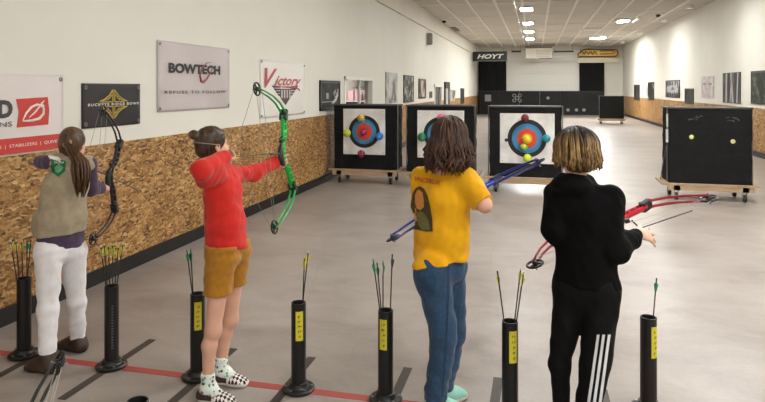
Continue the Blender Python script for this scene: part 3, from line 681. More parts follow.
for x, yy, l, cl in zip(tx, TYS, labs, clabs):
    t = block('target_block', l, x, yy, 'black target blocks'); cart(cl, x, yy)
    if x > 2:
        for px, py in ((691.5, 137), (733, 141.5)):
            c = at_y(px, py, yy); MB().lathe([(.001, -.012), (.02, -.014), (.034, -.006), (.036, .004)], 9, (c.x-x, 0, c.z-BZ0), Matrix.Rotation(PI/2, 3, 'X') @ Matrix.Scale(-1, 3, (0, 0, 1))).build('foam_spot', mat('spot_green', 'cfd28a', .7, .1), t)
        m = MB()
        rn = random.Random(5)
        for px0, px1, py in ((690, 702, 117), (726, 738, 118.5), (728, 740, 121), (688, 699, 119)):
            for k in range(4):
                c = at_y(rn.uniform(px0, px1), py+rn.uniform(-1, 1), yy); m.box((c.x-x, -.001, c.z-BZ0), (rn.uniform(.02, .06), .006, rn.uniform(.006, .014)), Matrix.Rotation(rn.uniform(-.4, .4), 3, 'Y'))
        m.build('torn_patch', mat('torn_foam', '55575a', .8, .2), t)
        m = MB(); m.b2((-BW/2-.035, .03, .62), (-BW/2-.008, .09, .82)); m.b2((-BW/2-.03, .04, .86), (-BW/2-.008, .07, 1.06)); m.build('white_tag', mat('tag_white', 'c9cac6', .6, .1), t)
        m = MB(); m.tube([(-BW/2-.02, .04, .62), (-BW/2-.05, .2, .3), (-BW/2-.07, .3, .0)], .008, 8); m.build('strap', mat('strap_grey', '5b5a57', .7, .1), t)
# far block by the right wall
t = block('target_block', 'small distant black target block near the far right corner', 3.53, 31.3, 'black target blocks'); t.scale = (.94, 1, .93)
cart('wooden caster cart under the distant black block in far right corner', 3.53, 31.3)
# papers and balloons
def paper(x, wz, lab, seed, zc, ctr=(0, 0), TY=TY, **kw):
    t = thing('paper_target', lab, 'paper target', (x, TY-.006, zc), 0, 'ringed paper targets')
    n = 20; m = MB(); vs = []
    for j in range(n+1):
        for i in range(n+1):
            u, v = i/n-.5, j/n-.5; vs.append((u*wz, -.006-.008*math.sin(u*7+seed)*math.sin(v*5+seed*2), v*.82))
    m.add(vs, [(j*(n+1)+i, j*(n+1)+i+1, (j+1)*(n+1)+i+1, (j+1)*(n+1)+i) for j in range(n) for i in range(n)])
    m.build('sheet', rings_mat('target_paper_%d' % seed, seed, ctr, **kw), t, smooth=True)
    for a in (-1, 1):
        for b in (-1, 1): MB().sphere((a*(wz/2-.04), -.02, b*.37), .009, 8, 6).build('pin', M_STEEL, t)
paper(-2.99, .78, 'ringed paper target on the block nearest left wall, with blue balloon', 1, .935, (0, .0), TY=TYS[0], rs=.93, mid='c23a34', mid2='cf4433')
paper(-1.584, .81, 'ringed paper target partly hidden behind the long brown hair', 2, .925, (0, 0), TY=TYS[1], rs=.95)
paper(-.134, .87, 'ringed paper target in the middle with a gold centre and yellow balloon', 3, .895, (0, .0))
def balloon(c, r, col, lab, ang=-PI/2):
    t = thing('balloon', lab, 'balloon', c, 0, 'balloons pinned on the targets')
    mm, nt, b = new_mat('balloon_'+col); b.inputs['Base Color'].default_value = srgb(col); b.inputs['Roughness'].default_value = .18; b.inputs['Subsurface Weight'].default_value = .0; b.inputs['Coat Weight'].default_value = .4
    R = Matrix.Rotation(PI/2+.35, 3, 'X')
    MB().lathe([(.001, r*1.05), (r*.35, r*.98), (r*.7, r*.74), (r*.94, r*.3), (r*.98, 0), (r*.9, -r*.4), (r*.64, -r*.8), (r*.3, -r*1.12), (r*.08, -r*1.25)], 24, R=R).build('skin', mm, t, smooth=True)
    MB().lathe([(r*.05, -r*1.22), (r*.16, -r*1.42), (r*.13, -r*1.42), (r*.02, -r*1.28)], 14, R=R).build('knot', mm, t, smooth=True)
def bal(px, py, col, lab, r=.072):
    c = at_y(px, py, TYS[0 if px < 400 else 1 if px < 480 else 2]-.09); balloon(c, r, col, lab)
bal(361, 118.3, 'b59a45', 'dull gold balloon at the top of the left target rings')
bal(347, 133, 'c3cf3a', 'yellow-green balloon at the left edge of the leftmost target')
bal(379.3, 136.3, '2f7fd0', 'bright blue balloon at the right edge of the leftmost target')
bal(361.3, 154, '7d1f3c', 'dark red balloon at the bottom of the leftmost paper')
bal(363.3, 132.6, '8a2458', 'crimson purple balloon on the centre of the leftmost target', .06)
bal(441, 118, 'd4557d', 'pink balloon at the top of the second target')
bal(422, 137, '1f7a52', 'dark green balloon at the left edge of the second target', .078)
bal(525, 118, '6d2530', 'maroon balloon at the top of the middle target rings', .066)
bal(546.3, 138.4, '16808a', 'teal balloon at the right edge of the middle target', .07)
bal(527.3, 158, 'cddd35', 'lime yellow balloon at the bottom of the middle target paper', .07)
bal(506.3, 140, '3d2a44', 'small dark shrivelled balloon left of the middle target rings', .03)
bal(526.3, 138.8, 'ecd02f', 'golden yellow balloon at the centre of the middle target', .066)
bal(524, 147, '9cb82f', 'yellow-green balloon low in the centre of the middle target', .06)

# ------------------------------------------------------------------ quiver tubes
TH = .5
M_LABEL = mat('label_yellow', 'd3c832', .5, .06, 30); M_MARK = mat('marker_ink', '3b3a20', .6, .05)
def quiver(x, y, lab, label_ang=None, printed=False, h=TH, r=.042):
    t = thing('quiver_tube', lab, 'quiver tube', (x, y, 0), 0, 'floor quiver tubes')
    MB().lathe([(.001, .03), (r, .03), (r, h-.002), (r-.002, h), (r-.006, h), (r-.007, h-.003), (r-.007, .05), (.001, .05)], 36).build('tube', M_PVC, t, auto=40)
    fl = MB().lathe([(.001, .001), (.088, .001), (.092, .006), (.092, .016), (.086, .022), (.06, .024), (.054, .03), (.052, .05), (.048, .052), (r, .052)], 36).build('flange', mat('flange_black', '171717', .4, .1), t, auto=40)
    for k in range(6):
        a = k*PI/3+.3; MB().lathe([(.008, .022), (.008, .028), (.001, .029)], 6, (.074*math.cos(a), .074*math.sin(a), 0)).build('bolt', M_STEEL, fl)
    ca = math.atan2(-y, -x)   # toward the viewer side of the line
    if label_ang is not None:
        def curved(a0, a1, z0, z1, rr, n=10):
            vs = []
            for i in range(n+1):
                a = ca+a0+(a1-a0)*i/n; vs += [(rr*math.cos(a), rr*math.sin(a), z0), (rr*math.cos(a), rr*math.sin(a), z1)]
            return vs, [(2*i, 2*i+2, 2*i+3, 2*i+1) for i in range(n)]
        lb = MB().add(*curved(label_ang-.5, label_ang+.5, h-.205, h-.04, r+.0012)).build('yellow_label', M_LABEL, t); lb['label'] = 'yellow paper sticker'
        m = MB(); rn = random.Random(int(x*31))
        for k in range(5):
            zz = h-.065-k*.028
            for j in range(3):
                a = label_ang-.25+rn.uniform(0, .4); q_ = rn.uniform(.006, .014)
                m.add(*curved(a, a+rn.uniform(.05, .22), zz-.002, zz+.002, r+.002, 4)); m.add(*curved(a, a+.05, zz-q_, zz, r+.002, 2))
        m.build('handwriting', M_MARK, lb)
    if printed:
        m = MB(); rn = random.Random(4)
        for k in range(16):
            z = h-.12-k*.017; a = ca+.1
            m.add([((r+.001)*math.cos(a+d), (r+.001)*math.sin(a+d), z+e) for d, e in ((-.12, 0), (.12, 0), (.12, .009), (-.12, .009))], [(0, 1, 2, 3)])
        m.build('printed_lettering', mat('print_grey', '5c5c58', .6, .1), t)
    return t
ql = ['leftmost black quiver tube, beside the white trousers, holding five arrows', 'black quiver tube with green-yellow fletched arrows between khaki vest and red shirt', 'black quiver tube with yellow label just behind the bare legs', 'black quiver tube with yellow label holding two yellow-fletched arrows', 'black quiver tube with yellow label holding green-fletched arrows beside blue jeans', 'black quiver tube with yellow label between blue jeans and black track pants', 'rightmost black quiver tube, with one green-fletched arrow']
TUBE_Y = [RL, RL, RL, RL, RL, RL, 3.55]; TUBE_X[6] = .585
# label angle is measured from the direction towards the viewer, anticlockwise seen from above
for x, y, l, a, pr in zip(TUBE_X, TUBE_Y, ql, [None, None, .05, .1, -.35, .42, .85], [False, True, False, False, False, False, False]):
    quiver(x, y, l, a, pr)
q9 = P(137.5, 400.5, 2.44)
quiver(q9.x, q9.y, 'black quiver tube nearest the viewer, only its rim showing at the bottom edge', None, False, q9.z)
# ------------------------------------------------------------------ arrows
M_SHAFT = mat('arrow_shaft', '1f2021', .3, .1)
def arrow(nock, tip, vane, lab, grp, vane2=None, L=None, shaft=None):
    nock = Vector(nock); tip = Vector(tip); ax = (tip-nock); L = ax.length
    t = thing('arrow', lab, 'arrow', tip, 0, grp)
    q = (-ax).to_track_quat('Z', 'Y'); t.rotation_mode = 'QUATERNION'; t.rotation_quaternion = q
    MB().cyl((0, 0, .02), (0, 0, L-.012), .0035, n=8).build('shaft', shaft or M_SHAFT, t)
    MB().cyl((0, 0, 0), (0, 0, .024), .001, .004, n=8).build('point', M_STEEL, t)
    MB().lathe([(.0036, L-.014), (.0044, L-.008), (.003, L), (.001, L)], 8).build('nock', mat('nock_'+(vane2 or vane), vane2 or vane, .4, .05), t)
    for k in range(3):
        a = k*2*PI/3+.5; R = Matrix.Rotation(a, 3, 'Z')
        pts = [(.003, L-.08), (.007, L-.065), (.0115, L-.04), (.0115, L-.033), (.004, L-.026)]
        m = MB(); m.prism(pts, lambda u, v, w_: R@Vector((u, w_-.0006, v)), .0012)
        c = (vane2 or vane) if k == 0 else vane
        m.build('vane', mat('vane_'+c, c, .5, .05), t)
    return t
GR, YE, LI, WH, DKG = '2fa878', 'd8cf4a', 'b9d636', 'd9ded6', '24382f'
def tube_arrows(i, tops, texts):
    bx, by_ = TUBE_X[i], TUBE_Y[i]; n = len(tops)
    for k, ((px, py, c1, c2, dd), tx_) in enumerate(zip(tops, texts)):
        dep = (Vector((bx, by_, 0))-EYE).dot(VIEW)+dd
        n_ = P(px, py, dep); an = 2*PI*k/n+.4
        # the shaft passes through the mouth of the tube
        mouth = Vector((bx, by_, TH)); off = n_-mouth; off.z = 0
        o2 = off.normalized()*min(.026, off.length) if off.length > .001 else off
        mth = mouth+o2
        dirv = (mth-n_).normalized(); tip = n_+dirv*((n_.z-.056)/-dirv.z)
        e = Vector((tip.x-bx, tip.y-by_, 0))
        if e.length > .028: e = e.normalized()*.028
        tip = Vector((bx+e.x, by_+e.y, .056))
        arrow(n_, tip, c1, tx_, 'arrows standing in the quiver tubes', c2)
o5 = ['first', 'second', 'third', 'fourth', 'fifth']
tube_arrows(0, [(10.5, 240, YE, WH, .03), (15.8, 239.6, YE, YE, -.02), (21.6, 240.2, LI, YE, .04), (27, 239, GR, GR, 0), (31, 240, GR, DKG, -.03)],
    ['leftmost yellow-fletched arrow in the quiver beside the white trousers', 'second arrow from left in the quiver beside white trousers', 'middle lime-fletched arrow in the quiver beside white trousers', 'green-fletched arrow fourth from left in the leftmost quiver', 'green-fletched arrow nearest the white trousers in leftmost quiver'])
tube_arrows(1, [(100.5, 245, YE, WH, .02), (104.3, 243.2, LI, YE, -.03), (108.5, 244.5, LI, LI, .03), (112.8, 243.4, YE, LI, 0), (118.5, 245.5, YE, YE, -.03), (123, 242.6, YE, WH, .02)],
    ['leftmost arrow in the quiver between khaki vest and red shirt', 'second arrow from left in the second quiver tube', 'third arrow from left in the second quiver, lime fletched', 'fourth arrow from left in the second quiver tube', 'fifth arrow from left in second quiver, yellow fletched', 'rightmost arrow leaning right in the second quiver tube'])
tube_arrows(2, [(186.8, 249.6, GR, GR, .02), (190.6, 248.6, DKG, GR, -.02)], ['left green-nocked arrow in the quiver behind the bare legs', 'dark-fletched right arrow in the quiver behind the bare legs'])
tube_arrows(3, [(304.6, 256, YE, YE, .02), (308.4, 250.4, YE, WH, -.02)], ['shorter yellow-fletched arrow in the quiver between red and yellow shirts', 'taller pale-nocked arrow in the quiver between red and yellow shirts'])
tube_arrows(4, [(373, 259, GR, GR, .02), (377, 262.5, GR, DKG, -.02), (383, 260.5, WH, GR, .02), (392.3, 254, DKG, '222222', 0)], ['leftmost green-fletched arrow in the quiver beside the jeans', 'second green-fletched arrow in the quiver beside the jeans', 'white-fletched arrow in the quiver beside the jeans', 'black-fletched arrow leaning right in the quiver beside the jeans'])
tube_arrows(5, [(497.3, 270.8, YE, '2a2a2a', .01), (520.8, 267.5, YE, WH, .01), (523.6, 272, YE, YE, -.02)], ['arrow leaning left in the quiver left of the black track pants', 'tallest arrow leaning right in the quiver by black track pants', 'shorter arrow leaning right in the quiver by black track pants'])
tube_arrows(6, [(656.6, 278, GR, '22302a', 0)], ['single green-fletched arrow in the rightmost quiver tube'])

# ------------------------------------------------------------------ compound bows
def bow_cams(lab, top, low, fwd, body, dark, bend=0.0, **kw):
    top, low = Vector(top), Vector(low); up = (top-low).normalized(); fwd = Vector(fwd); fwd = (fwd-up*fwd.dot(up)).normalized()
    cz = .44-bend*.05*(.245/.25)**2; cy = -.095-bend*.12*(.245/.25)**1.7
    sc_ = (top-low).length/(2*cz); grip = (top+low)/2-fwd*cy*sc_
    return bow(lab, grip, up, fwd, body, dark, scale=sc_, bend=bend, **kw)
def bow(lab, grip, up, fwd, body, dark, nock=None, scale=1.0, cable='d9d9d2', limb=None, bend=0.0):
    """grip: world point; up: axis from lower to upper wheel; fwd: away from the string"""
    up = Vector(up).normalized(); fwd = Vector(fwd); fwd = (fwd-up*fwd.dot(up)).normalized(); sd = fwd.cross(up)
    R = Matrix((sd, fwd, up)).transposed()
    t = thing('compound_bow', lab, 'bow', grip); t.rotation_mode = 'QUATERNION'; t.rotation_quaternion = R.to_quaternion(); t.scale = (scale,)*3
    MBODY = mat('bow_'+body, body, .3, .12, 20, metal=.25); MDARK = mat('bow_'+dark, dark, .4, .15)
    MLIMB = mat('bow_'+(limb or body), limb or body, .35, .1)
    # riser: two webs with cross bars so that it shows cut-outs
    prof = [(-.22, .076), (-.185, .064), (-.14, .052), (-.1, .036), (-.05, .012), (0, .002), (.05, .012), (.08, .034), (.115, .05), (.155, .058), (.19, .066), (.22, .078)]
    m = MB()
    m.tube([(0, y-.011, z) for z, y in prof], [(.013, .0065)]*len(prof), 8, ref=(1, 0, 0))
    m.tube([(0, y+(.022 if abs(z) > .06 else .012), z) for z, y in prof], [(.013, .0065)]*len(prof), 8, ref=(1, 0, 0))
    for z, y in prof[1:-1]: m.tube([(0, y-.012, z), (0, y+.022, z+.012)], [(.012, .005)]*2, 8, ref=(1, 0, 0))
    m.build('riser', MBODY, t, smooth=True)
    m = MB(); m.tube([(0, .0, -.075), (0, -.018, -.06), (0, -.026, -.02), (0, -.02, .02), (0, -.004, .05)], [(.012, .008), (.016, .017), (.0165, .019), (.016, .016), (.012, .008)], 14, ref=(1, 0, 0)); m.build('grip', MDARK, t, smooth=True)
    m = MB(); m.b2((-.006, -.012, .06), (.012, .03, .08)); m.cyl((.0, -.02, .085), (.03, -.03, .1), .004, n=8); m.cyl((-.0, .03, -.01), (0, -.15, .015), .005, n=8); m.build('arrow_rest', MDARK, t)
    def lb(z, y):
        q = max(0, (z-.195)/.25); return z-bend*.05*q*q, y-bend*.12*q**1.7
    cz, cy = lb(.44, -.095)
    for s in (-1, 1):
        m = MB(); m.box((0, .08, s*.222), (.048, .03, .07), Matrix.Rotation(-s*.45, 3, 'X'), .006); m.build('limb_pocket', MDARK, t)
        m = MB()
        for sx in (-1, 1): m.tube([(sx*.015, y, s*z) for z, y in [lb(*q) for q in ((.195, .092), (.25, .08), (.31, .052), (.365, .008), (.41, -.048), (.445, -.1))]], [(.0075, .0055), (.0075, .0055), (.007, .005), (.0065, .0048), (.006, .0045), (.006, .0045)], 8, ref=(1, 0, 0))
        m.build('limb', MLIMB, t, smooth=True)
        Rw = Matrix.Rotation(PI/2, 3, 'Y'); c = (0, cy, s*cz)
        m = MB(); m.torus(c, .036, .0055, Rw, 28, 8)
        for k in range(3):
            a = k*2*PI/3; m.cyl(c, (0, c[1]+.036*math.cos(a), c[2]+.036*math.sin(a)), .005, n=6)
        m.lathe([(.001, -.012), (.012, -.012), (.012, .012), (.001, .012)], 12, c, Rw)
        w_ = m.build('cam_wheel', MDARK, t, smooth=True)
        m = MB(); m.cyl((-.028, c[1], c[2]), (.028, c[1], c[2]), .004, n=8); m.build('axle', M_STEEL, w_)
    a0, a1 = Vector((0, cy-.036, -cz)), Vector((0, cy-.036, cz))
    pts = [a0, a1]
    if nock is not None:
        nl = R.transposed() @ (Vector(nock)-Vector(grip)) / scale
        pts = [a0, nl, a1]
    MS = mat('string_'+cable, cable, .6, .05)
    m = MB(); m.tube(pts, .0013, 6); m.build('string', MS, t)
    m = MB()
    for sx, e in ((-.012, 1), (.012, -1)): m.tube([(sx, cy+.03, -cz*e), (sx*1.5, cy+.02, .0), (sx*.5, cy-.0, (cz-.02)*e)], .0012, 6)
    m.build('cable', mat('string_'+cable, cable, .6, .05), t)
    return t
# ------------------------------------------------------------------ smooth-union body modelling
def npv(v): return np.array(v, dtype=np.float32)
class Field:
    def __init__(s, h=.006): s.h = h; s.ops = []
    # every op: (lo, hi, fn(X,Y,Z)->d, k, mode)
    def cap(s, p, q, r1, r2=None, k=.02, S=None, w1=None, w2=None, mode='u'):
        """round cone; with S (unit side vector) the section is an ellipse of half-width w along S and r across"""
        p, q = npv(p), npv(q); r2 = r1 if r2 is None else r2
        w1 = r1 if w1 is None else w1; w2 = (w1*r2/r1) if w2 is None else w2
        m = max(r1, r2, w1, w2)+k+.03
        lo, hi = np.minimum(p, q)-m, np.maximum(p, q)+m
        ax = q-p; L2 = float(ax@ax)+1e-9
        Sv = None if S is None else npv(Vector(S).normalized())
        def fn(X, Y, Z):
            dx, dy, dz = X-p[0], Y-p[1], Z-p[2]
            t = np.clip((dx*ax[0]+dy*ax[1]+dz*ax[2])/L2, 0, 1)
            dx = dx-t*ax[0]; dy = dy-t*ax[1]; dz = dz-t*ax[2]
            r = r1+(r2-r1)*t
            if Sv is None: return np.sqrt(dx*dx+dy*dy+dz*dz)-r
            w = w1+(w2-w1)*t
            a = dx*Sv[0]+dy*Sv[1]+dz*Sv[2]
            n2 = dx*dx+dy*dy+dz*dz-a*a
            e = np.sqrt(np.maximum(n2/(r*r)+a*a/(w*w), 1e-12))
            # first-order distance to the ellipse
            g = np.sqrt(np.maximum(n2/(r**4)+a*a/(w**4), 1e-12))/np.maximum(e, 1e-6)
            return (e-1)/np.maximum(g, 1e-3)
        s.ops.append((lo, hi, fn, k, mode)); return s
    def ell(s, c, rad, R=None, k=.02, mode='u'):
        c = npv(c); rad = npv(rad); Rm = np.array(R if R is not None else Matrix.Identity(3), dtype=np.float32)  # columns = axes
        m = float(rad.max())+k+.03
        def fn(X, Y, Z):
            dx, dy, dz = X-c[0], Y-c[1], Z-c[2]
            u = [dx*Rm[0, i]+dy*Rm[1, i]+dz*Rm[2, i] for i in range(3)]
            e = np.sqrt(sum((u[i]/rad[i])**2 for i in range(3))+1e-12)
            g = np.sqrt(sum((u[i]/rad[i]**2)**2 for i in range(3))+1e-12)/e
            return (e-1)/np.maximum(g, 1e-3)
        s.ops.append((c-m, c+m, fn, k, mode)); return s
    def cut(s, p, n, k=.0, box=None):
        """keep the side away from n"""
        p = npv(p); n = npv(Vector(n).normalized())
        def fn(X, Y, Z): return (X-p[0])*n[0]+(Y-p[1])*n[1]+(Z-p[2])*n[2]
        s.ops.append((None if box is None else npv(box[0]), None if box is None else npv(box[1]), fn, k, 'i')); return s
    def warp(s, fn): s.ops.append((None, None, fn, 0, 'w')); return s
    def mesh(s, name, mats, parent=None, off=(0, 0, 0), smooth_it=1, matfn=None):
        h = s.h
        los = [o[0] for o in s.ops if o[4] == 'u']; his = [o[1] for o in s.ops if o[4] == 'u']
        lo = np.min(los, axis=0); hi = np.max(his, axis=0)
        n = np.ceil((hi-lo)/h).astype(int)+1
        D = np.full(n, .12, dtype=np.float32)
        ax = [lo[i]+h*np.arange(n[i], dtype=np.float32) for i in range(3)]
        for l, hh, fn, k, mode in s.ops:
            if l is None: a = np.zeros(3, int); b = n
            else:
                a = np.maximum(np.floor((l-lo)/h).astype(int), 0); b = np.minimum(np.ceil((hh-lo)/h).astype(int)+1, n)
                if (b <= a).any(): continue
            sl = tuple(slice(a[i], b[i]) for i in range(3))
            X = ax[0][a[0]:b[0], None, None]; Y = ax[1][None, a[1]:b[1], None]; Z = ax[2][None, None, a[2]:b[2]]
            if mode == 'w': D[sl] += fn(X, Y, Z, D[sl]); continue
            d = fn(X, Y, Z).astype(np.float32); c = D[sl]
            if mode == 'u':
                if k > 0:
                    hk = np.maximum(k-np.abs(c-d), 0)/k; D[sl] = np.minimum(c, d)-hk*hk*k*.25
                else: D[sl] = np.minimum(c, d)
            elif mode == 's':
                if k > 0:
                    hk = np.maximum(k-np.abs(c+d), 0)/k; D[sl] = np.maximum(c, -d)+hk*hk*k*.25
                else: D[sl] = np.maximum(c, -d)
            else:
                if k > 0:
                    hk = np.maximum(k-np.abs(c-d), 0)/k; D[sl] = np.maximum(c, d)+hk*hk*k*.25
                else: D[sl] = np.maximum(c, d)
        D[0] = D[-1] = .1; D[:, 0] = D[:, -1] = .1; D[:, :, 0] = D[:, :, -1] = .1
        V, Q = surface_nets(D); V = V*h+lo
        # keep only the largest connected pieces: drop crumbs
        me = bpy.data.meshes.new(name)
        me.vertices.add(len(V)); me.vertices.foreach_set('co', (V-npv(off)).astype(np.float32).ravel())
        me.loops.add(Q.size); me.loops.foreach_set('vertex_index', Q.ravel().astype(np.int32))
        me.polygons.add(len(Q)); me.polygons.foreach_set('loop_start', np.arange(0, Q.size, 4, dtype=np.int32))
        try: me.polygons.foreach_set('loop_total', np.full(len(Q), 4, dtype=np.int32))
        except Exception: pass
        me.update(calc_edges=True); me.validate()
        bm = bmesh.new(); bm.from_mesh(me)
        for _ in range(smooth_it): bmesh.ops.smooth_vert(bm, verts=bm.verts, factor=.5, use_axis_x=True, use_axis_y=True, use_axis_z=True)
        # crumbs
        seen = set(); comps = []
        for v in bm.verts:
            if v.index in seen: continue
            st = [v]; seen.add(v.index); comp = []
            while st:
                x = st.pop(); comp.append(x)
                for e in x.link_edges:
                    y = e.other_vert(x)
                    if y.index not in seen: seen.add(y.index); st.append(y)
            comps.append(comp)
        big = max(len(c) for c in comps)
        bad = [v for c in comps if len(c) < max(60, big*.02) for v in c]
        if bad: bmesh.ops.delete(bm, geom=bad, context='VERTS')
        bmesh.ops.recalc_face_normals(bm, faces=bm.faces)
        bm.to_mesh(me); bm.free()
        me.polygons.foreach_set('use_smooth', [True]*len(me.polygons))
        for m in (mats if isinstance(mats, (list, tuple)) else [mats]): me.materials.append(m)
        if matfn:
            nn = len(me.polygons); C_ = np.empty(nn*3, dtype=np.float32); me.polygons.foreach_get('center', C_)
            me.polygons.foreach_set('material_index', matfn(C_.reshape(-1, 3)+npv(off)).astype(np.int32))
        me.update()
        o = bpy.data.objects.new(name, me); COL.objects.link(o)
        if parent is not None: o.parent = parent
        else: o.location = off
        return o
def surface_nets(D):
    S = D < 0; n = D.shape
    cs = [np.s_[:-1], np.s_[1:]]
    cnt = np.zeros([x-1 for x in n], dtype=np.int8)
    for i in (0, 1):
        for j in (0, 1):
            for k in (0, 1): cnt += S[cs[i], cs[j], cs[k]]
    act = (cnt > 0) & (cnt < 8); idx = -np.ones(cnt.shape, dtype=np.int64)
    I, J, K = np.nonzero(act); idx[I, J, K] = np.arange(len(I))
    acc = np.zeros((len(I), 3)); w = np.zeros(len(I))
    cor = [(a, b, c) for a in (0, 1) for b in (0, 1) for c in (0, 1)]
    for a in cor:
        for ax in range(3):
            if a[ax]: continue
            b = list(a); b[ax] = 1
            da = D[I+a[0], J+a[1], K+a[2]]; db = D[I+b[0], J+b[1], K+b[2]]
            m = (da < 0) != (db < 0); t = np.where(m, da/np.where(da-db == 0, 1, da-db), 0)
            p = np.stack([np.full(len(I), float(a[q])) for q in range(3)], 1); p[:, ax] = t
            acc += p*m[:, None]; w += m
    V = acc/np.maximum(w, 1)[:, None]+np.stack([I, J, K], 1)
    Q = []
    for ax in range(3):
        sa = [slice(None)]*3; sb = [slice(None)]*3; sa[ax] = slice(None, -1); sb[ax] = slice(1, None)
        e = S[tuple(sa)] != S[tuple(sb)]
        P_ = np.nonzero(e); ins = S[tuple(sa)][P_]
        u, v = (ax+1) % 3, (ax+2) % 3
        ok = (P_[u] > 0) & (P_[v] > 0) & (P_[u] < n[u]-1) & (P_[v] < n[v]-1)
        P_ = [p[ok] for p in P_]; ins = ins[ok]
        def g(du, dv):
            q = [p.copy() for p in P_]; q[u] = q[u]-du; q[v] = q[v]-dv; return idx[q[0], q[1], q[2]]
        a, b, c, d = g(0, 0), g(1, 0), g(1, 1), g(0, 1)
        q = np.stack([a, b, c, d], 1); q[~ins] = q[~ins][:, ::-1]; Q.append(q)
    Q = np.concatenate(Q); Q = Q[(Q >= 0).all(1)]
    return V, Q
def folds(amp, fr, seed=0, zstretch=1.0, tight=.03):
    """soft cloth folds added to the distance"""
    rs = np.random.RandomState(seed); W = rs.normal(size=(6, 3)); W /= np.linalg.norm(W, axis=1)[:, None]; ph = rs.uniform(0, 6.28, 6)
    W = W*np.array([1, 1, zstretch])
    def fn(X, Y, Z, D):
        wx = X+.03*np.sin(9*Y+7*Z+seed); wy = Y+.03*np.sin(8*Z+6*X); wz = Z+.03*np.sin(9*X-7*Y+2)
        o = 0
        for i in range(6):
            f = fr*(.7+.25*i); o = o+np.sin(f*(W[i, 0]*wx+W[i, 1]*wy+W[i, 2]*wz)+ph[i])/(1+.35*i)
        return (amp*.55*o*(np.abs(D) < tight)).astype(np.float32)
    return fn
def rings_fold(amp, fr, z0, z1):
    """sideways creases between two heights (bunched hems, ankles)"""
    def fn(X, Y, Z, D):
        w = np.clip((Z-z0)/(z1-z0), 0, 1); w = np.where((Z > min(z0, z1)-.02) & (Z < max(z0, z1)+.02), w, 0)
        return (amp*w*np.sin(fr*Z+5*np.sin(9*X+4)+4*np.sin(8*Y))*(np.abs(D) < .03)).astype(np.float32)
    return fn
def basis(fwd, up=(0, 0, 1)):
    f = Vector(fwd).normalized(); u = Vector(up); s = f.cross(u).normalized(); u = s.cross(f)
    return s, f, u     # right, forward, up
def Rcols(*c): return Matrix(c).transposed()
def head(F, c, fwd, up, neck0, sc=1.0, k=.02):
    s, f, u = basis(fwd, up); c = Vector(c); R = Rcols(s, f, u)
    at = lambda a, b, d: c+(s*a+f*b+u*d)*sc
    F.cap(neck0, at(0, -.02, -.06), .052*sc, .047*sc, .03)
    F.ell(at(0, -.008, .022), (.071*sc, .09*sc, .083*sc), R, .02)
    F.ell(at(0, .028, -.045), (.054*sc, .056*sc, .062*sc), R, .03)
    F.cap(at(-.03, .035, -.055), at(.03, .035, -.055), .03*sc, None, .02)
    F.ell(at(0, .064, -.088), (.02*sc, .016*sc, .016*sc), R, .015)
    F.cap(at(-.03, .076, .02), at(.03, .076, .02), .01*sc, None, .012)
    for a in (-1, 1):
        F.ell(at(a*.03, .086, -.002), (.016*sc, .012*sc, .011*sc), R, .012, 's')
        F.ell(at(a*.03, .072, -.003), (.0125*sc,)*3, R, .004)
        F.ell(at(a*.038, .058, -.03), (.022*sc, .02*sc, .02*sc), R, .02)
        F.ell(at(a*.073, -.006, -.012), (.008*sc, .018*sc, .03*sc), R, .006)
        F.ell(at(a*.079, -.002, -.012), (.006*sc, .01*sc, .018*sc), R, .004, 's')
        F.ell(at(a*.009, .098, -.035), (.008*sc, .009*sc, .007*sc), R, .006)
    F.cap(at(0, .088, .008), at(0, .106, -.03), .0075*sc, .011*sc, .01)
    F.ell(at(0, .085, -.062), (.021*sc, .009*sc, .006*sc), R, .006); F.ell(at(0, .083, -.071), (.018*sc, .009*sc, .006*sc), R, .006)
    return at
def face_fn(at, sc=1.0, skin=0, white=1, iris=2, lip=3, brow=4):
    L = [(npv(at(a*.03, .085, -.003)), .0095*sc, white) for a in (-1, 1)]+[(npv(at(a*.03, .0865, -.003)), .0055*sc, iris) for a in (-1, 1)]
    L += [(npv(at(x, .092, -.0665)), .0085*sc, lip) for x in (-.012, 0, .012)]
    L += [(npv(at(a*x, .085, .0195)), .006*sc, brow) for a in (-1, 1) for x in (.018, .026, .034, .042)]
    def fn(C_):
        o = np.zeros(len(C_), dtype=np.int32)
        for p, r, i in L: o[((C_-p)**2).sum(1) < r*r] = i
        return o
    return fn
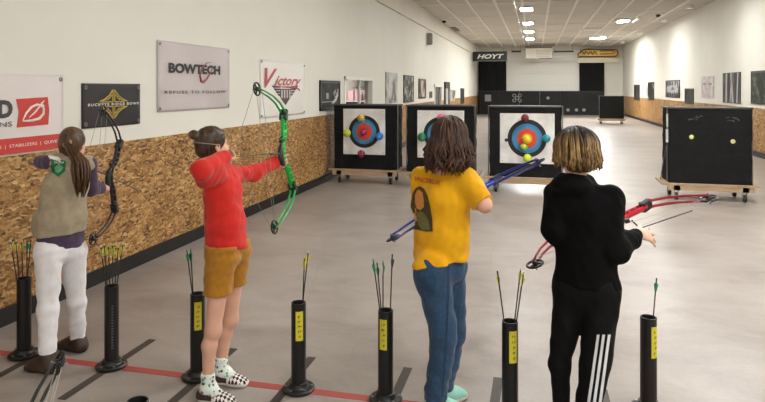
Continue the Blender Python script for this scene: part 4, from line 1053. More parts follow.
def hand(F, wrist, d, palm_n, side, sc=1.0, curl=(.35, .4, .45, .5), spread=.1, thumb=(.7, .25), k=.006):
    """d: wrist->knuckles, palm_n: out of the palm, side: direction of the thumb across the palm"""
    w = Vector(wrist); d = Vector(d).normalized(); n = Vector(palm_n); n = (n-d*n.dot(d)).normalized(); t = d.cross(n)
    if t.dot(Vector(side)) < 0: t = -t
    L = .082*sc
    F.cap(w-d*.02*sc, w+d*.02*sc, .023*sc, .024*sc, .012, t, .028*sc, .03*sc)
    F.cap(w+d*.015*sc, w+d*(L-.012*sc), .016*sc, .0135*sc, .012, t, .03*sc, .04*sc)
    lens = (.07, .078, .072, .056)
    for i in range(4):
        o = (.0285-.019*i)*sc
        b = w+d*(L-.014*sc-.004*sc*abs(i-1))+t*o
        a = curl[i]; fd = (d+t*spread*(1.5-i)).normalized(); p = b
        r = (.0083, .0086, .0083, .0074)[i]*sc; tot = 0
        for j, fr in enumerate((.45, .31, .24)):
            tot += a*(.8, 1.15, .9)[j]
            q = p+(fd*math.cos(tot)+n*math.sin(tot))*lens[i]*fr*sc
            F.cap(p, q, r*(1-.06*j), r*(.95-.08*j), k if j else .008); p = q
    b = w+d*.022*sc+t*.024*sc; a1, a2 = thumb
    td = (d*math.cos(a1)+t*math.sin(a1)+n*a2).normalized()
    p1 = b+td*.034*sc; F.cap(b, p1, .0125*sc, .0105*sc, .012)
    td2 = (td+d*.35+n*a2*.8).normalized(); p2 = p1+td2*.029*sc; F.cap(p1, p2, .0098*sc, .009*sc, k)
    td3 = (td2+d*.2+n*a2*.6).normalized(); F.cap(p2, p2+td3*.022*sc, .009*sc, .0075*sc, k)
def torso(F, pts, S, inf=0, k=.05, kk=None):
    """pts: list of (point, half width along S, half depth)"""
    for (a, wa, ra), (b, wb, rb) in zip(pts[:-1], pts[1:]):
        Sa = S if not isinstance(S, list) else S[0]
        F.cap(a, b, ra+inf, rb+inf, k, Sa, wa+inf, wb+inf)
def limb(F, pts, rad, inf=0, k=.02):
    for i in range(len(pts)-1): F.cap(pts[i], pts[i+1], rad[i]+inf, rad[i+1]+inf, k)
def foot(F, ankle, toe_dir, L=.22, inf=0, z0=.0, w=.036, heel=.055, k=.02, low=False):
    a = Vector(ankle); t = Vector(toe_dir); t.z = 0; t.normalize(); s = Vector((t.y, -t.x, 0)); g = Vector((a.x, a.y, z0))
    h = g-t*heel; e = g+t*(L-heel)
    F.cap(h+t*.03+Vector((0, 0, .032)), g+t*(L*.42)+Vector((0, 0, .026)), .032+inf, .026+inf, k, s, w*.85+inf, w+inf)
    F.cap(g+t*(L*.35)+Vector((0, 0, .028)), e-t*.04+Vector((0, 0, .02)), .028+inf, .019+inf, k, s, w+inf, w*1.0+inf)
    F.cap(h+t*.035+Vector((0, 0, .04)), a+Vector((0, 0, .02)), .033+inf, .033+inf, .03)
    if not low: F.cap(a, g+t*L*.36+Vector((0, 0, .032)), .032+inf, .024+inf, .03)
    F.cut((0, 0, z0+.001-inf*.0), (0, 0, -1), 0, (tuple(Vector((a.x-.3, a.y-.3, -.1))), tuple(Vector((a.x+.3, a.y+.3, z0+.06)))))
    return h, e, t, s
def bvh(o):
    me = o.data; off = o.matrix_basis.translation if o.parent is None else Vector((0, 0, 0))
    return BVHTree.FromPolygons([tuple(v.co) for v in me.vertices], [tuple(p.vertices) for p in me.polygons])
def decal(name, pts2, faces, O, ux, uy, ray, tree, mat_, parent, lift=.0025, sub=0):
    """2-D shape projected along ray on a garment; O, ux, uy in the parent's space"""
    ray = Vector(ray).normalized(); vs = []; last = None
    bm = bmesh.new()
    bv = [bm.verts.new((x, y, 0)) for x, y in pts2]
    for f in faces:
        try: bm.faces.new([bv[i] for i in f])
        except ValueError: pass
    if sub:
        bmesh.ops.triangulate(bm, faces=bm.faces)
        bmesh.ops.subdivide_edges(bm, edges=[e for e in bm.edges if e.calc_length() > sub], cuts=3, use_grid_fill=False)
        bmesh.ops.triangulate(bm, faces=bm.faces)
    bad = []
    for v in bm.verts:
        p = O+ux*v.co.x+uy*v.co.y
        hit = tree.ray_cast(p-ray*.6, ray, 1.2)
        if hit[0] is None: bad.append(v); continue
        v.co = hit[0]+hit[1].normalized()*lift*(1 if hit[1].dot(ray) < 0 else -1)
    if bad: bmesh.ops.delete(bm, geom=bad, context='VERTS')
    me = bpy.data.meshes.new(name); bm.to_mesh(me); bm.free(); me.materials.append(mat_)
    me.polygons.foreach_set('use_smooth', [True]*len(me.polygons))
    o = bpy.data.objects.new(name, me); COL.objects.link(o); o.parent = parent; return o
def locks(name, strands, mats, parent, off, n=7):
    m = MB()
    for pts, r in strands:
        k = len(pts); m.cur = random.randrange(len(mats)) if isinstance(mats, list) else 0
        m.tube([Vector(p) for p in pts], [r*(.75+.5*math.sin(PI*(i+.6)/k)) if i < k-1 else r*.25 for i in range(k)], n, flat=.55)
    o = m.build(name, mats, parent, off, smooth=True); return o
def hair_mat(name, stops, scale=60, zs=.08, grad=None):
    """streaky hair colour; grad=(z0, z1, dark) blends root colour upward in object space"""
    m, nt, b = new_mat(name); L = nt.links
    tc = ND(nt, 'ShaderNodeTexCoord'); mp = ND(nt, 'ShaderNodeMapping'); mp.inputs['Scale'].default_value = (1, 1, zs); L.new(tc.outputs['Object'], mp.inputs['Vector'])
    n = ND(nt, 'ShaderNodeTexNoise', Scale=float(scale), Detail=4.0, Roughness=.6); L.new(mp.outputs[0], n.inputs['Vector'])
    col = ramp(nt, n.outputs['Fac'], stops)
    if grad:
        z0, z1, dk, jit = grad
        s = ND(nt, 'ShaderNodeSeparateXYZ'); L.new(tc.outputs['Object'], s.inputs[0])
        zz = math_n(nt, 'ADD', s.outputs[2], math_n(nt, 'MULTIPLY', math_n(nt, 'SUBTRACT', n.outputs['Fac'], .5), jit))
        mr = ND(nt, 'ShaderNodeMapRange'); mr.inputs['From Min'].default_value = z0; mr.inputs['From Max'].default_value = z1; L.new(zz, mr.inputs['Value'])
        col = mixc(nt, mr.outputs[0], col, srgb(dk))
    L.new(col, b.inputs['Base Color']); b.inputs['Roughness'].default_value = .42; b.inputs['Specular IOR Level'].default_value = .4
    bp = ND(nt, 'ShaderNodeBump', Strength=.6, Distance=.004); L.new(n.outputs['Fac'], bp.inputs['Height']); L.new(bp.outputs[0], b.inputs['Normal'])
    return m
M_SKIN = mat('skin', 'd9a890', .5, .05, 20)
M_SKIN2 = mat('skin_pale', 'e2b7a1', .5, .05, 20)
M_EYEW = mat('eye_white', 'e8e4df', .3, .01); M_IRIS = mat('iris', '3d2c20', .2, .1); M_LIP = mat('lip', 'b8736a', .4, .05); M_BROW = mat('brow', '4a3526', .7, .1)
SKINS = [M_SKIN, M_EYEW, M_IRIS, M_LIP, M_BROW]
def fabric(name, col, var=.1, scale=30, bump=.25, rough=.85, stretch=(1, 1, 1)): return mat(name, col, rough, var, scale, bump, sheen=.15, bscale=220, spec=.25, stretch=stretch)
def px_len(a, b): return (Vector(a)-Vector(b)).length
# ------------------------------------------------------------------ the four archers
def decal_px(name, pts, faces, obj_, off, mat_, parent, lift=.002, sub=0):
    """flat print: outline given by what the viewer sees of it, laid onto the garment's own surface"""
    tree = BVHTree.FromPolygons([tuple(v.co) for v in obj_.data.vertices], [tuple(p.vertices) for p in obj_.data.polygons]); off = Vector(off)
    bm = bmesh.new(); bv = [bm.verts.new((x, y, 0)) for x, y in pts]
    for f in faces:
        try: bm.faces.new([bv[i] for i in f])
        except ValueError: pass
    if sub:
        bmesh.ops.triangulate(bm, faces=bm.faces)
        for _ in range(4):
            es = [e for e in bm.edges if e.calc_length() > sub]
            if not es: break
            bmesh.ops.subdivide_edges(bm, edges=es, cuts=1); bmesh.ops.triangulate(bm, faces=bm.faces)
    o = EYE-off; bad = []
    for v in bm.verts:
        d = (P(v.co.x, v.co.y, 1)-EYE).normalized(); hit = tree.ray_cast(o, d, 12)
        if hit[0] is None: bad.append(v); continue
        nn = hit[1] if hit[1].dot(d) < 0 else -hit[1]
        v.co = hit[0]-d*lift*.7+nn*lift*.7
    if bad: bmesh.ops.delete(bm, geom=bad, context='VERTS')
    me = bpy.data.meshes.new(name); bm.to_mesh(me); bm.free(); me.materials.append(mat_)
    me.polygons.foreach_set('use_smooth', [True]*len(me.polygons)); me.update()
    ob = bpy.data.objects.new(name, me); COL.objects.link(ob); ob.parent = parent; return ob
def poly1(p): return p, [tuple(range(len(p)))]
def px_text(body, x0, y0, x1, y1, h, shear=0, bold=.02):
    """lettering running from pixel (x0,y0) to (x1,y1), h tall"""
    W = math.hypot(x1-x0, y1-y0); vs, fs = text_geo(body, width=W, height=h, bold=bold); cx_, cy_ = (x0+x1)/2, (y0+y1)/2
    ux, uy = (x1-x0)/W, (y1-y0)/W
    return [(cx_+a*ux+b*uy, cy_+a*uy-b*ux) for a, b in vs], fs
def strands(c, s, f, u, rad, n, length, face=55, wave=.006, r=.007, seed=1, drift=.0, top=(4, 30), part=None, spread=.3, back_long=0):
    rn = random.Random(seed); out = []
    for i in range(n):
        az = math.radians(rn.uniform(face, 360-face)); d = f*math.cos(az)+s*math.sin(az)
        p0 = math.radians(rn.uniform(*top)); L = length*rn.uniform(.72, 1.06)+back_long*max(0, -math.cos(az)); sw = rn.uniform(-spread, spread)
        ph = rn.uniform(0, 6.28); jit = rn.uniform(.97, 1.07); pts = []
        for k in range(7):
            a = p0+(math.radians(98)-p0)*k/6; az2 = az+sw*(k/6)*.4; dd = f*math.cos(az2)+s*math.sin(az2)
            ex = c+(s*dd.dot(s)*rad[0]+f*dd.dot(f)*rad[1])*math.sin(a)*jit+u*(rad[2]*math.cos(a)*jit)
            pts.append(ex)
        e = pts[-1]; m_ = max(3, int(L/.03))
        for k in range(1, m_+1):
            q = k/m_; out_w = dd*(drift*math.sin(q*PI*.8))
            pts.append(e-u*(L*q)+out_w+(s*math.sin(ph+q*9)+f*math.cos(ph*1.7+q*8))*wave*(.4+q))
        out.append((pts, r*rn.uniform(.7, 1.3)))
    return out
def garment_body(F, jt, inf): pass

# ---- archer in the khaki vest --------------------------------------------------------------
def archer_vest():
    hL, hR = P(48.5, 253, 3.84), P(73, 254, 3.99); kL, kR = P(48, 310, 3.80), P(76.5, 302, 4.03); aL, aR = P(47.5, 358, 3.755), P(78, 340, 4.06)
    pel, wai, che, nk = P(60.5, 243, 3.91), P(62, 216, 3.9), P(66, 184, 3.9), P(71.5, 161, 3.93)
    sL, sR = P(51, 162, 3.82), P(89, 164, 4.03)
    S = (sR-sL); S.z = 0; S.normalize(); Fd = UP.cross(S)
    eL, wL = P(41.5, 162, 3.93), P(70, 160, 4.1); eR, wR = P(91, 189, 4.08), P(105, 188, 4.2)
    hc = P(72.5, 143.5, 3.95); HF = Vector((-.3, 1, -.1)); off = Vector(((aL.x+aR.x)/2, (aL.y+aR.y)/2, 0))
    sc = .92
    F = Field(.0055); at = head(F, hc, HF, (0, 0, 1), nk-UP*.03, sc)
    F.cap(hL+UP*.02, hR+UP*.02, .074, None, .03); F.cap(pel, wai, .075, .066, .03, S, .112, .1); F.cap(wai, che, .066, .07, .03, S, .1, .11); F.cap(che, nk-UP*.035, .07, .042, .03, S, .105, .07)
    F.cap(sL, sR, .036, None, .03)
    limb(F, [sL, eL, wL], [.034, .026, .021]); limb(F, [sR, eR, wR], [.036, .03, .023])
    limb(F, [hL, kL, aL], [.066, .043, .03], k=.015); limb(F, [hR, kR, aR], [.066, .043, .03], k=.015)
    foot(F, aL, (-1, .05, 0), .2); foot(F, aR, (-1, .1, 0), .2)
    grip = P(110.5, 186, 4.27); nockp = P(85, 165, 3.99)
    hand(F, wR, (grip-wR).normalized(), Vector((-.3, -.3, -.1)), UP, .82, (1.1, 1.1, 1.1, 1.1), .05)
    hand(F, wL, (nockp-wL).normalized(), Vector((-.3, .6, .3)), UP, .8, (.9, .9, 1.0, 1.1), .05)
    b = F.mesh('person', SKINS, None, off, 1, face_fn(at, sc))
    tag(b, 'person in khaki vest and white trousers drawing a dark bow, back turned', 'person')
    # clothing
    PU = fabric('purple_knit', '4a3a52', .12); KH = fabric('khaki_cotton', 'a1957c', .1); WHT = fabric('white_denim', 'eceaec', .04, bump=.3); BR = mat('brown_leather', '3d2d22', .45, .2, 10, .2)
    F = Field(.006)
    F.cap(pel+UP*.0, wai, .102, .094, .03, S, .146, .134); F.cap(wai, che, .094, .092, .03, S, .134, .132); F.cap(che, nk-UP*.04, .09, .05, .03, S, .128, .085); F.cap(sL, sR, .048, None, .03)
    limb(F, [sL, eL, wL], [.048, .039, .032], k=.025); limb(F, [sR, eR, wR-(wR-eR).normalized()*.035], [.05, .044, .034], k=.025)
    F.cut(pel-UP*.025, (0, 0, -1), .0); F.warp(folds(.004, 45, 3)); F.warp(folds(0.0020, 100, 4, .6))
    hp = pel-UP*.09
    o = F.mesh('shirt', PU, b, off)
    F = Field(.006)
    F.cap(pel+UP*.02, wai, .116, .108, .03, S, .158, .146); F.cap(wai, che, .108, .104, .03, S, .146, .143); F.cap(che, nk-UP*.04, .098, .056, .03, S, .135, .09); F.cap(sL+S*.005, sR-S*.01, .056, None, .03)
    F.ell(P(36, 222, 3.84), (.024, .03, .06), None, .05)
    F.cut(P(60, 233, 3.9), (.05, 0, -1), .006)
    for p_, e_ in ((sL, eL), (sR, eR)): F.cap(p_+(p_-nk).normalized()*.062, e_+(p_-nk).normalized()*.04, .05, .05, .01, mode='s')
    F.warp(folds(.0035, 40, 8)); F.warp(folds(0.0018, 90, 9, .6)); v = F.mesh('vest', KH, b, off)
    decal_px('collar_strip', *poly1([(48, 155.5), (58, 157), (61, 159.5), (60, 162), (50, 158.5)]), v, off, mat('strip_white', 'c9cdbf', .7, .1), v, .004, 2)
    decal_px('badge', *poly1([(51.5, 160.5), (58.5, 158.8), (65.5, 161), (65.3, 171), (58.5, 177.2), (51.8, 172)]), v, off, mat('badge_green', '1f6b3f', .7, .1), v, .004, 2)
    bd = decal_px('badge_emblem', *poly1([(54, 167), (58.4, 163.5), (63, 167), (61.5, 171), (58.4, 173.5), (55.3, 171)]), v, off, mat('badge_pale', '6fae7f', .7, .2, 80), v, .007, 2)
    decal_px('badge_lettering', *px_text('TROOP', 53.5, 162.5, 63.5, 162.5, 1.8), v, off, mat('badge_white', 'c9dccb', .7, .1), v, .007)
    m = MB(); cuff = (-S*.06)
    F = Field(.006); limb(F, [hL, kL, aL+UP*.0], [.082, .058, .046], k=.02); limb(F, [hR, kR, aR+UP*.005], [.08, .056, .046], k=.02); F.cap(hL+UP*.03, hR+UP*.03, .082, None, .03); F.cap(pel-UP*.02, pel+UP*.05, .092, .088, .03, S, .134, .13)
    F.cut(pel+UP*.04, (0, 0, 1), 0); F.cut(aL-UP*.02, (0, 0, -1), 0); F.warp(folds(.003, 55, 5)); F.warp(folds(0.0012, 120, 6, .6)); F.warp(rings_fold(.0016, 130, kL.z+.02, aL.z)); F.warp(rings_fold(.0015, 110, hL.z-.15, hL.z+.02))
    t_ = F.mesh('trousers', WHT, b, off)
    for a_, d_ in ((aL, (-1, .05, 0)), (aR, (-1, .1, 0))):
        F = Field(.005); foot(F, a_, d_, .225, .009); F.cut(a_+UP*.035, (0, 0, 1), .004)
        F.mesh('shoe', [BR, mat('dark_sole', '231d19', .6, .1)], b, off, 1, lambda C_: (C_[:, 2] < .016).astype(int))
    # hair: close cap, gathered into a low ponytail
    s, f, u = basis(HF); H1 = hair_mat('hair_brown', [(.3, '38261a'), (.55, '5a3f2b'), (.8, '86633f')], 55, .12)
    F = Field(.005); R = Rcols(s, f, u); F.ell(at(0, -.012, .024), (.081*sc, .1*sc, .092*sc), R, .02); F.ell(at(0, -.045, -.03), (.066*sc, .06*sc, .07*sc), R, .03)
    F.cut(at(0, .055, .0), f+u*-.75, .01); F.warp(folds(.0022, 160, 2, .25)); cp = F.mesh('hair', H1, b, off)
    tie = at(.012, -.108, -.0); m = MB(); m.torus(tie, .022, .009, Matrix.Rotation(.9, 3, 'X'), 18, 8); m.build('hair_tie', mat('tie_tan', '9c7a55', .7, .1), b, off, smooth=True)
    rn = random.Random(2); st = []
    for i in range(46):
        a = rn.uniform(0, 6.28); q = math.sqrt(rn.random()); o1 = s*math.cos(a)*q+f*math.sin(a)*q; e_ = P(80, 193, 3.81)
        p1 = tie+o1*.02; p2 = P(80, 162, 3.80)+o1*.045; p3 = P(81, 177, 3.78)+o1*.047; p4 = e_+o1*.022+UP*rn.uniform(-.03, .05)
        pts = [p1, p1*.4+p2*.6, p2, (p2+p3)/2+o1*.006, p3, (p3+p4)/2+s*rn.uniform(-.008, .008), p4]; st.append((pts, .0095))
    locks('ponytail', st, H1, b, off)
    # bow and arrow
    adir = P(144, 193, 4.66)-nockp
    up_ = Vector((-.10, .3, .95))
    bo = bow_cams('dark compound bow held by the archer in the khaki vest', P(103, 111, 4.2), P(93, 239, 4.02), adir, '2b2a2c', '1b1b1c', nock=nockp, bend=.35, cable='8f8d88')
    arrow(nockp, nockp+adir.normalized()*.73, DKG, 'dark arrow nocked on the bow of the archer in the khaki vest', 'nocked arrows')
    return b
# ---- archer in the red sweatshirt ----------------------------------------------------------
def archer_red():
    hR, hL = P(222, 256, 3.43), P(235, 253, 3.57); kR, kL = P(213, 330, 3.40), P(230, 319, 3.60); aR, aL = P(208, 382, 3.40), P(221.3, 365, 3.605)
    pel, wai, che, nk = P(226.5, 247, 3.5), P(226, 222, 3.5), P(222.5, 190, 3.49), P(215, 163, 3.48)
    sR, sL = P(213, 174, 3.36), P(229, 174, 3.60)
    S = (sR-sL); S.z = 0; S.normalize(); Fd = UP.cross(S)
    eR, wR = P(201.5, 170.5, 3.22), P(223.5, 157.5, 3.40); eL, wL = P(253, 173, 3.83), P(275.5, 162.5, 4.0)
    hc = P(212.3, 144.5, 3.49); HF = Vector((.5, .86, -.03)); sc = .93
    off = Vector(((aL.x+aR.x)/2, (aL.y+aR.y)/2, 0)); td = Vector((1, .06, 0)); td2 = Vector((1, -.05, 0))
    nockp, grip = P(232.5, 156.8, 3.47), P(284.5, 162, 4.06)
    F = Field(.0055); at = head(F, hc, HF, (0, 0, 1), nk-UP*.03, sc)
    F.cap(hL+UP*.02, hR+UP*.02, .074, None, .03); F.cap(pel, wai, .075, .066, .03, S, .11, .098); F.cap(wai, che, .066, .066, .03, S, .098, .105); F.cap(che, nk-UP*.035, .066, .042, .03, S, .1, .066); F.cap(sL, sR, .036, None, .03)
    limb(F, [sL, eL, wL], [.042, .034, .023]); limb(F, [sR, eR, wR], [.042, .034, .023])
    for h_, k_, a_ in ((hR, kR, aR), (hL, kL, aL)):
        F.cap(h_, k_, .066, .042, .02); calf = k_*.7+a_*.3-Fd*.012; F.cap(k_, calf, .038, .04, .02); F.cap(calf, a_, .04, .027, .02); F.ell(k_+Fd*.012, (.031, .031, .04), None, .03)
    foot(F, aR, td2, .21, -.004, low=True); foot(F, aL, td, .21, -.004, low=True)
    hand(F, wL, grip-wL, Vector((.6, -.5, -.2)), UP, .85, (1.15, 1.15, 1.15, 1.15), .05)
    hand(F, wR, nockp-UP*.012-wR, Vector((.2, .9, .2)), UP, .85, (.95, .95, 1.0, 1.1), .04, (1.1, .5))
    b = F.mesh('person', SKINS, None, off, 1, face_fn(at, sc)); tag(b, 'person in red sweatshirt and mustard shorts at full draw with a green bow', 'person')
    RED_ = fabric('red_fleece', 'c8281f', .07); MU = fabric('mustard_twill', 'a9731f', .1, bump=.35)
    F = Field(.006)
    F.cap(pel-UP*.04, wai, .114, .1, .03, S, .146, .133); F.cap(wai, che, .1, .095, .03, S, .133, .13); F.cap(che, nk-UP*.035, .092, .056, .03, S, .125, .082); F.cap(sL, sR, .053, None, .04)
    limb(F, [sL, eL, wL], [.057, .046, .035], k=.035); limb(F, [sR, eR, wR], [.058, .05, .038], k=.035)
    F.ell(P(205, 181, 3.3), (.04, .05, .042), None, .05)
    F.cut(P(226, 246.5, 3.5), (0, 0, -1), .004); F.warp(folds(.005, 42, 11)); F.warp(folds(0.0025, 94, 12, .6)); F.warp(rings_fold(.0035, 90, wai.z+.02, pel.z))
    sw = F.mesh('sweatshirt', RED_, b, off)
    F = Field(.006); F.cap(wR-(wR-eR).normalized()*.012, wR+(wR-eR).normalized()*.012, .033, .032, .01); F.mesh('cuff', RED_, b, off)
    F = Field(.006)
    for h_, k_ in ((hR, kR), (hL, kL)): F.cap(h_+UP*.02, h_*.45+k_*.55, .088, .076, .02); F.cut(P(215, 292.5, 3.42), (0, 0, -1), 0)
    F.cap(hL+UP*.03, hR+UP*.03, .088, None, .03); F.cap(pel, pel+UP*.03, .094, .09, .03, S, .13, .125); F.cut(pel+UP*.03, (0, 0, 1), 0)
    F.warp(folds(.004, 60, 21)); F.warp(folds(0.0020, 130, 22, .6)); F.warp(rings_fold(.0025, 100, hL.z-.1, hL.z+.08)); F.mesh('shorts', MU, b, off)
    # socks, chequered shoes
    ms, nt, bs_ = new_mat('dotted_sock'); L = nt.links; tc = ND(nt, 'ShaderNodeTexCoord'); vo = ND(nt, 'ShaderNodeTexVoronoi', Scale=44.0); L.new(tc.outputs['Object'], vo.inputs['Vector'])
    sepc = ND(nt, 'ShaderNodeSeparateColor'); L.new(vo.outputs['Color'], sepc.inputs[0])
    dot = math_n(nt, 'LESS_THAN', vo.outputs['Distance'], .32); dc = ramp(nt, sepc.outputs[0], [(0, '2f4a3c'), (.45, '5fa98c'), (.8, '3b5a48')], True)
    L.new(mixc(nt, dot, srgb('dfe6df'), dc), bs_.inputs['Base Color']); bs_.inputs['Roughness'].default_value = .9
    mc, nt, bc = new_mat('chequered_canvas'); L = nt.links; tc = ND(nt, 'ShaderNodeTexCoord'); mp = ND(nt, 'ShaderNodeMapping'); mp.inputs['Scale'].default_value = (1, 1, .0); mp.inputs['Rotation'].default_value = (0, 0, .72); mp.inputs['Location'].default_value = (.004, .003, .005); L.new(tc.outputs['Object'], mp.inputs['Vector'])
    ck = ND(nt, 'ShaderNodeTexChecker', Scale=66.0); ck.inputs['Color1'].default_value = srgb('2a1c1c'); ck.inputs['Color2'].default_value = srgb('e6e0da'); L.new(mp.outputs[0], ck.inputs['Vector']); L.new(ck.outputs['Color'], bc.inputs['Base Color']); bc.inputs['Roughness'].default_value = .8
    SOLE = mat('white_sole', 'd8d2cb', .6, .04); HEEL = mat('maroon_canvas', '3a2224', .8, .1)
    for a_, t_ in ((aR, td2), (aL, td)):
        F = Field(.005); F.cap(a_-UP*.03, a_+UP*.06, .038, .039, .02); F.cap(a_-UP*.03, a_+Vector(t_)*.055-UP*.055, .04, .033, .02); F.cut(a_+UP*.05, (0, 0, 1), .0); F.warp(folds(.002, 90, 4)); F.mesh('sock', ms, b, off)
        F = Field(.005); t2 = Vector(t_).normalized(); foot(F, a_, t_, .235, .006, low=True); F.cap(a_+UP*.03, a_+t2*.015-UP*.035, .034, .034, .004, mode='s'); F.cut(a_-UP*.035+t2*.0, (-.15*t2.x, -.15*t2.y, 1), .006) if False else F.cut(a_-UP*.047, (-.1*t2.x, -.1*t2.y, 1), .006)
        a2 = npv(a_); tv = npv(t2)
        F.mesh('shoe', [mc, SOLE, HEEL], b, off, 1, lambda C_: np.where(C_[:, 2] < .024, 1, np.where((C_-a2)@tv < .045, 2, 0)))
    # hair with bun and band
    s, f, u = basis(HF); R = Rcols(s, f, u); H2 = hair_mat('hair_dark_brown', [(.3, '22170f'), (.55, '43301f'), (.8, '7a5f42')], 60, .2)
    F = Field(.005); F.ell(at(0, -.012, .024), (.079*sc, .1*sc, .091*sc), R, .02); F.ell(at(0, -.05, -.035), (.06*sc, .05*sc, .05*sc), R, .03)
    F.cut(at(0, .062, .03), f*1.0-u*.55, .01); F.warp(folds(.0015, 150, 5)); cp = F.mesh('hair', H2, b, off)
    bun = P(194, 135, 3.43)
    F = Field(.004); F.ell(bun, (.03, .03, .026), None, .01); F.cap(bun, at(0, -.08, .05), .02, .03, .015); F.warp(folds(.003, 170, 6)); F.warp(folds(0.0015, 350, 7, .6)); F.mesh('hair_bun', H2, b, off)
    m = MB(); pts = []
    for i in range(33):
        a = PI+(i-16)*1.7/16; pts.append(at(.083*math.sin(a), -.012+.102*math.cos(a), .004-.012*math.cos(a)))
    m.tube(pts, [(.003, .006)]*33, 6); m.build('headband', mat('band_grey', '8d7f6f', .7, .1), b, off, smooth=True)
    fwd = Vector((.06, 1, -.02))
    bo = bow_cams('bright green compound bow drawn by the archer in red', P(257, 89, 3.8), P(274.5, 227, 3.8), fwd, '23b04a', '202722', nock=nockp, bend=1.0, limb='2fa85a', cable='8d8d88')
    arrow(nockp, nockp+(P(284.5, 152.5, 4.06)-nockp).normalized()*.74, YE, 'arrow drawn on the green bow held by the archer in red', 'nocked arrows')
    return b
# ---- long-haired archer in the yellow t-shirt ----------------------------------------------
def archer_yellow():
    pel, wai, che, nk = P(441, 266, 3.31), P(441.5, 236, 3.30), P(442.5, 198, 3.29), P(446, 167, 3.29)
    hR, hL = P(433, 274, 3.23), P(449, 272, 3.39); kR, kL = P(444, 338, 3.22), P(453, 334, 3.41); aR, aL = P(435.5, 396, 3.25), P(442, 390, 3.39)
    sL, sR = P(423, 179, 3.38), P(466, 181, 3.22)
    S = (sR-sL); S.z = 0; S.normalize(); Fd = UP.cross(S)
    eR, wR = P(484.5, 205, 3.13), P(480.5, 194, 3.35); eL, wL = P(421, 216, 3.44), P(450, 208, 3.52)
    hc = P(449.5, 138.5, 3.31); HF = Vector((-.05, 1, -.12)); sc = .98
    off = Vector(((aL.x+aR.x)/2, (aL.y+aR.y)/2, 0)); grip = P(471, 195.5, 3.49); td = Vector((.75, .6, 0))
    F = Field(.0055); at = head(F, hc, HF, (0, 0, 1), nk-UP*.03, sc)
    F.cap(hL+UP*.02, hR+UP*.02, .08, None, .03); F.cap(pel, wai, .083, .075, .03, S, .122, .112); F.cap(wai, che, .075, .08, .03, S, .112, .12); F.cap(che, nk-UP*.035, .078, .045, .03, S, .115, .075); F.cap(sL, sR, .047, None, .04)
    limb(F, [sL, eL, wL], [.044, .036, .025]); limb(F, [sR, eR, wR], [.044, .037, .026])
    limb(F, [hL, kL, aL], [.074, .044, .032], k=.02); limb(F, [hR, kR, aR], [.074, .048, .033], k=.02)
    foot(F, aR, td, .23); foot(F, aL, td, .23)
    bx = (P(540, 160, 3.49)-P(391, 240, 3.49)).normalized()
    hand(F, wR, (P(479, 191.0, 3.50)-wR), Vector((-.4, .3, -.6)), UP, .9, (1.0, 1.0, 1.0, 1.0), .05)
    hand(F, wL, (P(458, 202.5, 3.51)-wL), Vector((.2, .3, -.7)), UP, .9, (1.0, 1.0, 1.0, 1.0), .05)
    b = F.mesh('person', SKINS, None, off, 1, face_fn(at, sc)); tag(b, 'long-haired person in yellow t-shirt and blue jeans, back to the viewer', 'person')
    YEL = fabric('yellow_jersey', 'e6a80c', .05); JE = fabric('blue_denim', '2c4763', .16, 60, .35)
    F = Field(.006)
    F.cap(hL+UP*.035, hR+UP*.035, .107, None, .03); F.cap(pel-UP*.04, wai, .13, .113, .03, S, .166, .153); F.cap(wai, che, .112, .108, .03, S, .153, .152); F.cap(che, nk-UP*.035, .102, .058, .03, S, .148, .092); F.cap(sL, sR, .06, None, .04)
    F.cap(sR, eR+(eR-sR)*.1, .066, .06, .04); F.cap(sL, sL*.3+eL*.7, .064, .06, .04)
    F.cut(P(441, 258.5, 3.3), (.12*RIGHT.x, .12*RIGHT.y, -1), .004); dR = (eR-sR).normalized(); cR = sR*.08+eR*.92
    F.cut(cR, dR, 0, (cR-Vector((.078,)*3), cR+Vector((.078,)*3)))
    F.warp(folds(.0055, 38, 31)); F.warp(folds(0.0027, 86, 32, .6)); F.warp(rings_fold(.0045, 75, wai.z, pel.z-.02)); tee = F.mesh('t_shirt', YEL, b, off)
    decal_px('shirt_lettering', *px_text('VNCERUX', 414.5, 178.5, 440.5, 183.2, 4.6, bold=.012), tee, off, mat('print_red', 'b8402a', .8, .1, 60), tee, .003)
    arch = [(412.2, 229), (411, 205), (413, 193), (416, 188), (420, 186), (424.5, 189), (428, 196), (430.5, 207), (432.5, 219), (433, 231.5), (426, 231.5), (419, 230)]
    decal_px('shirt_picture', *poly1(arch), tee, off, mat('print_olive', '463c1c', .8, .25, 50), tee, .003, 2.5)
    decal_px('picture_face', *poly1([(415.8, 203), (415.6, 195), (417.5, 190.5), (420.3, 190), (423, 193), (424.2, 200), (424.4, 207), (420.5, 210), (417, 208)]), tee, off, mat('print_peach', 'd08c3e', .8, .1, 60), tee, .005, 2.5)
    decal_px('picture_robe', *poly1([(417, 213), (421, 211), (425, 213.5), (429, 221), (430.5, 230), (422, 229.5), (418, 224)]), tee, off, mat('print_green', '6d6b3a', .8, .2, 60), tee, .005, 2.5)
    F = Field(.006); limb(F, [hL+UP*.01, kL, aL], [.092, .068, .057], k=.02); limb(F, [hR+UP*.01, kR, aR], [.094, .07, .058], k=.02); F.cap(hL+UP*.04, hR+UP*.04, .096, None, .03); F.cap(pel, pel+UP*.09, .097, .092, .03, S, .138, .132)
    F.ell(hR-Fd*.025-UP*.015, (.08, .08, .085), None, .04)
    F.cut(pel+UP*.1, (0, 0, 1), 0); F.cut(P(436, 402, 3.25)-UP*.0, (0, 0, -1), 0); F.warp(folds(.0035, 48, 41)); F.warp(folds(0.0018, 106, 42, .6)); F.warp(rings_fold(.003, 90, kR.z, aR.z)); je = F.mesh('jeans', JE, b, off)
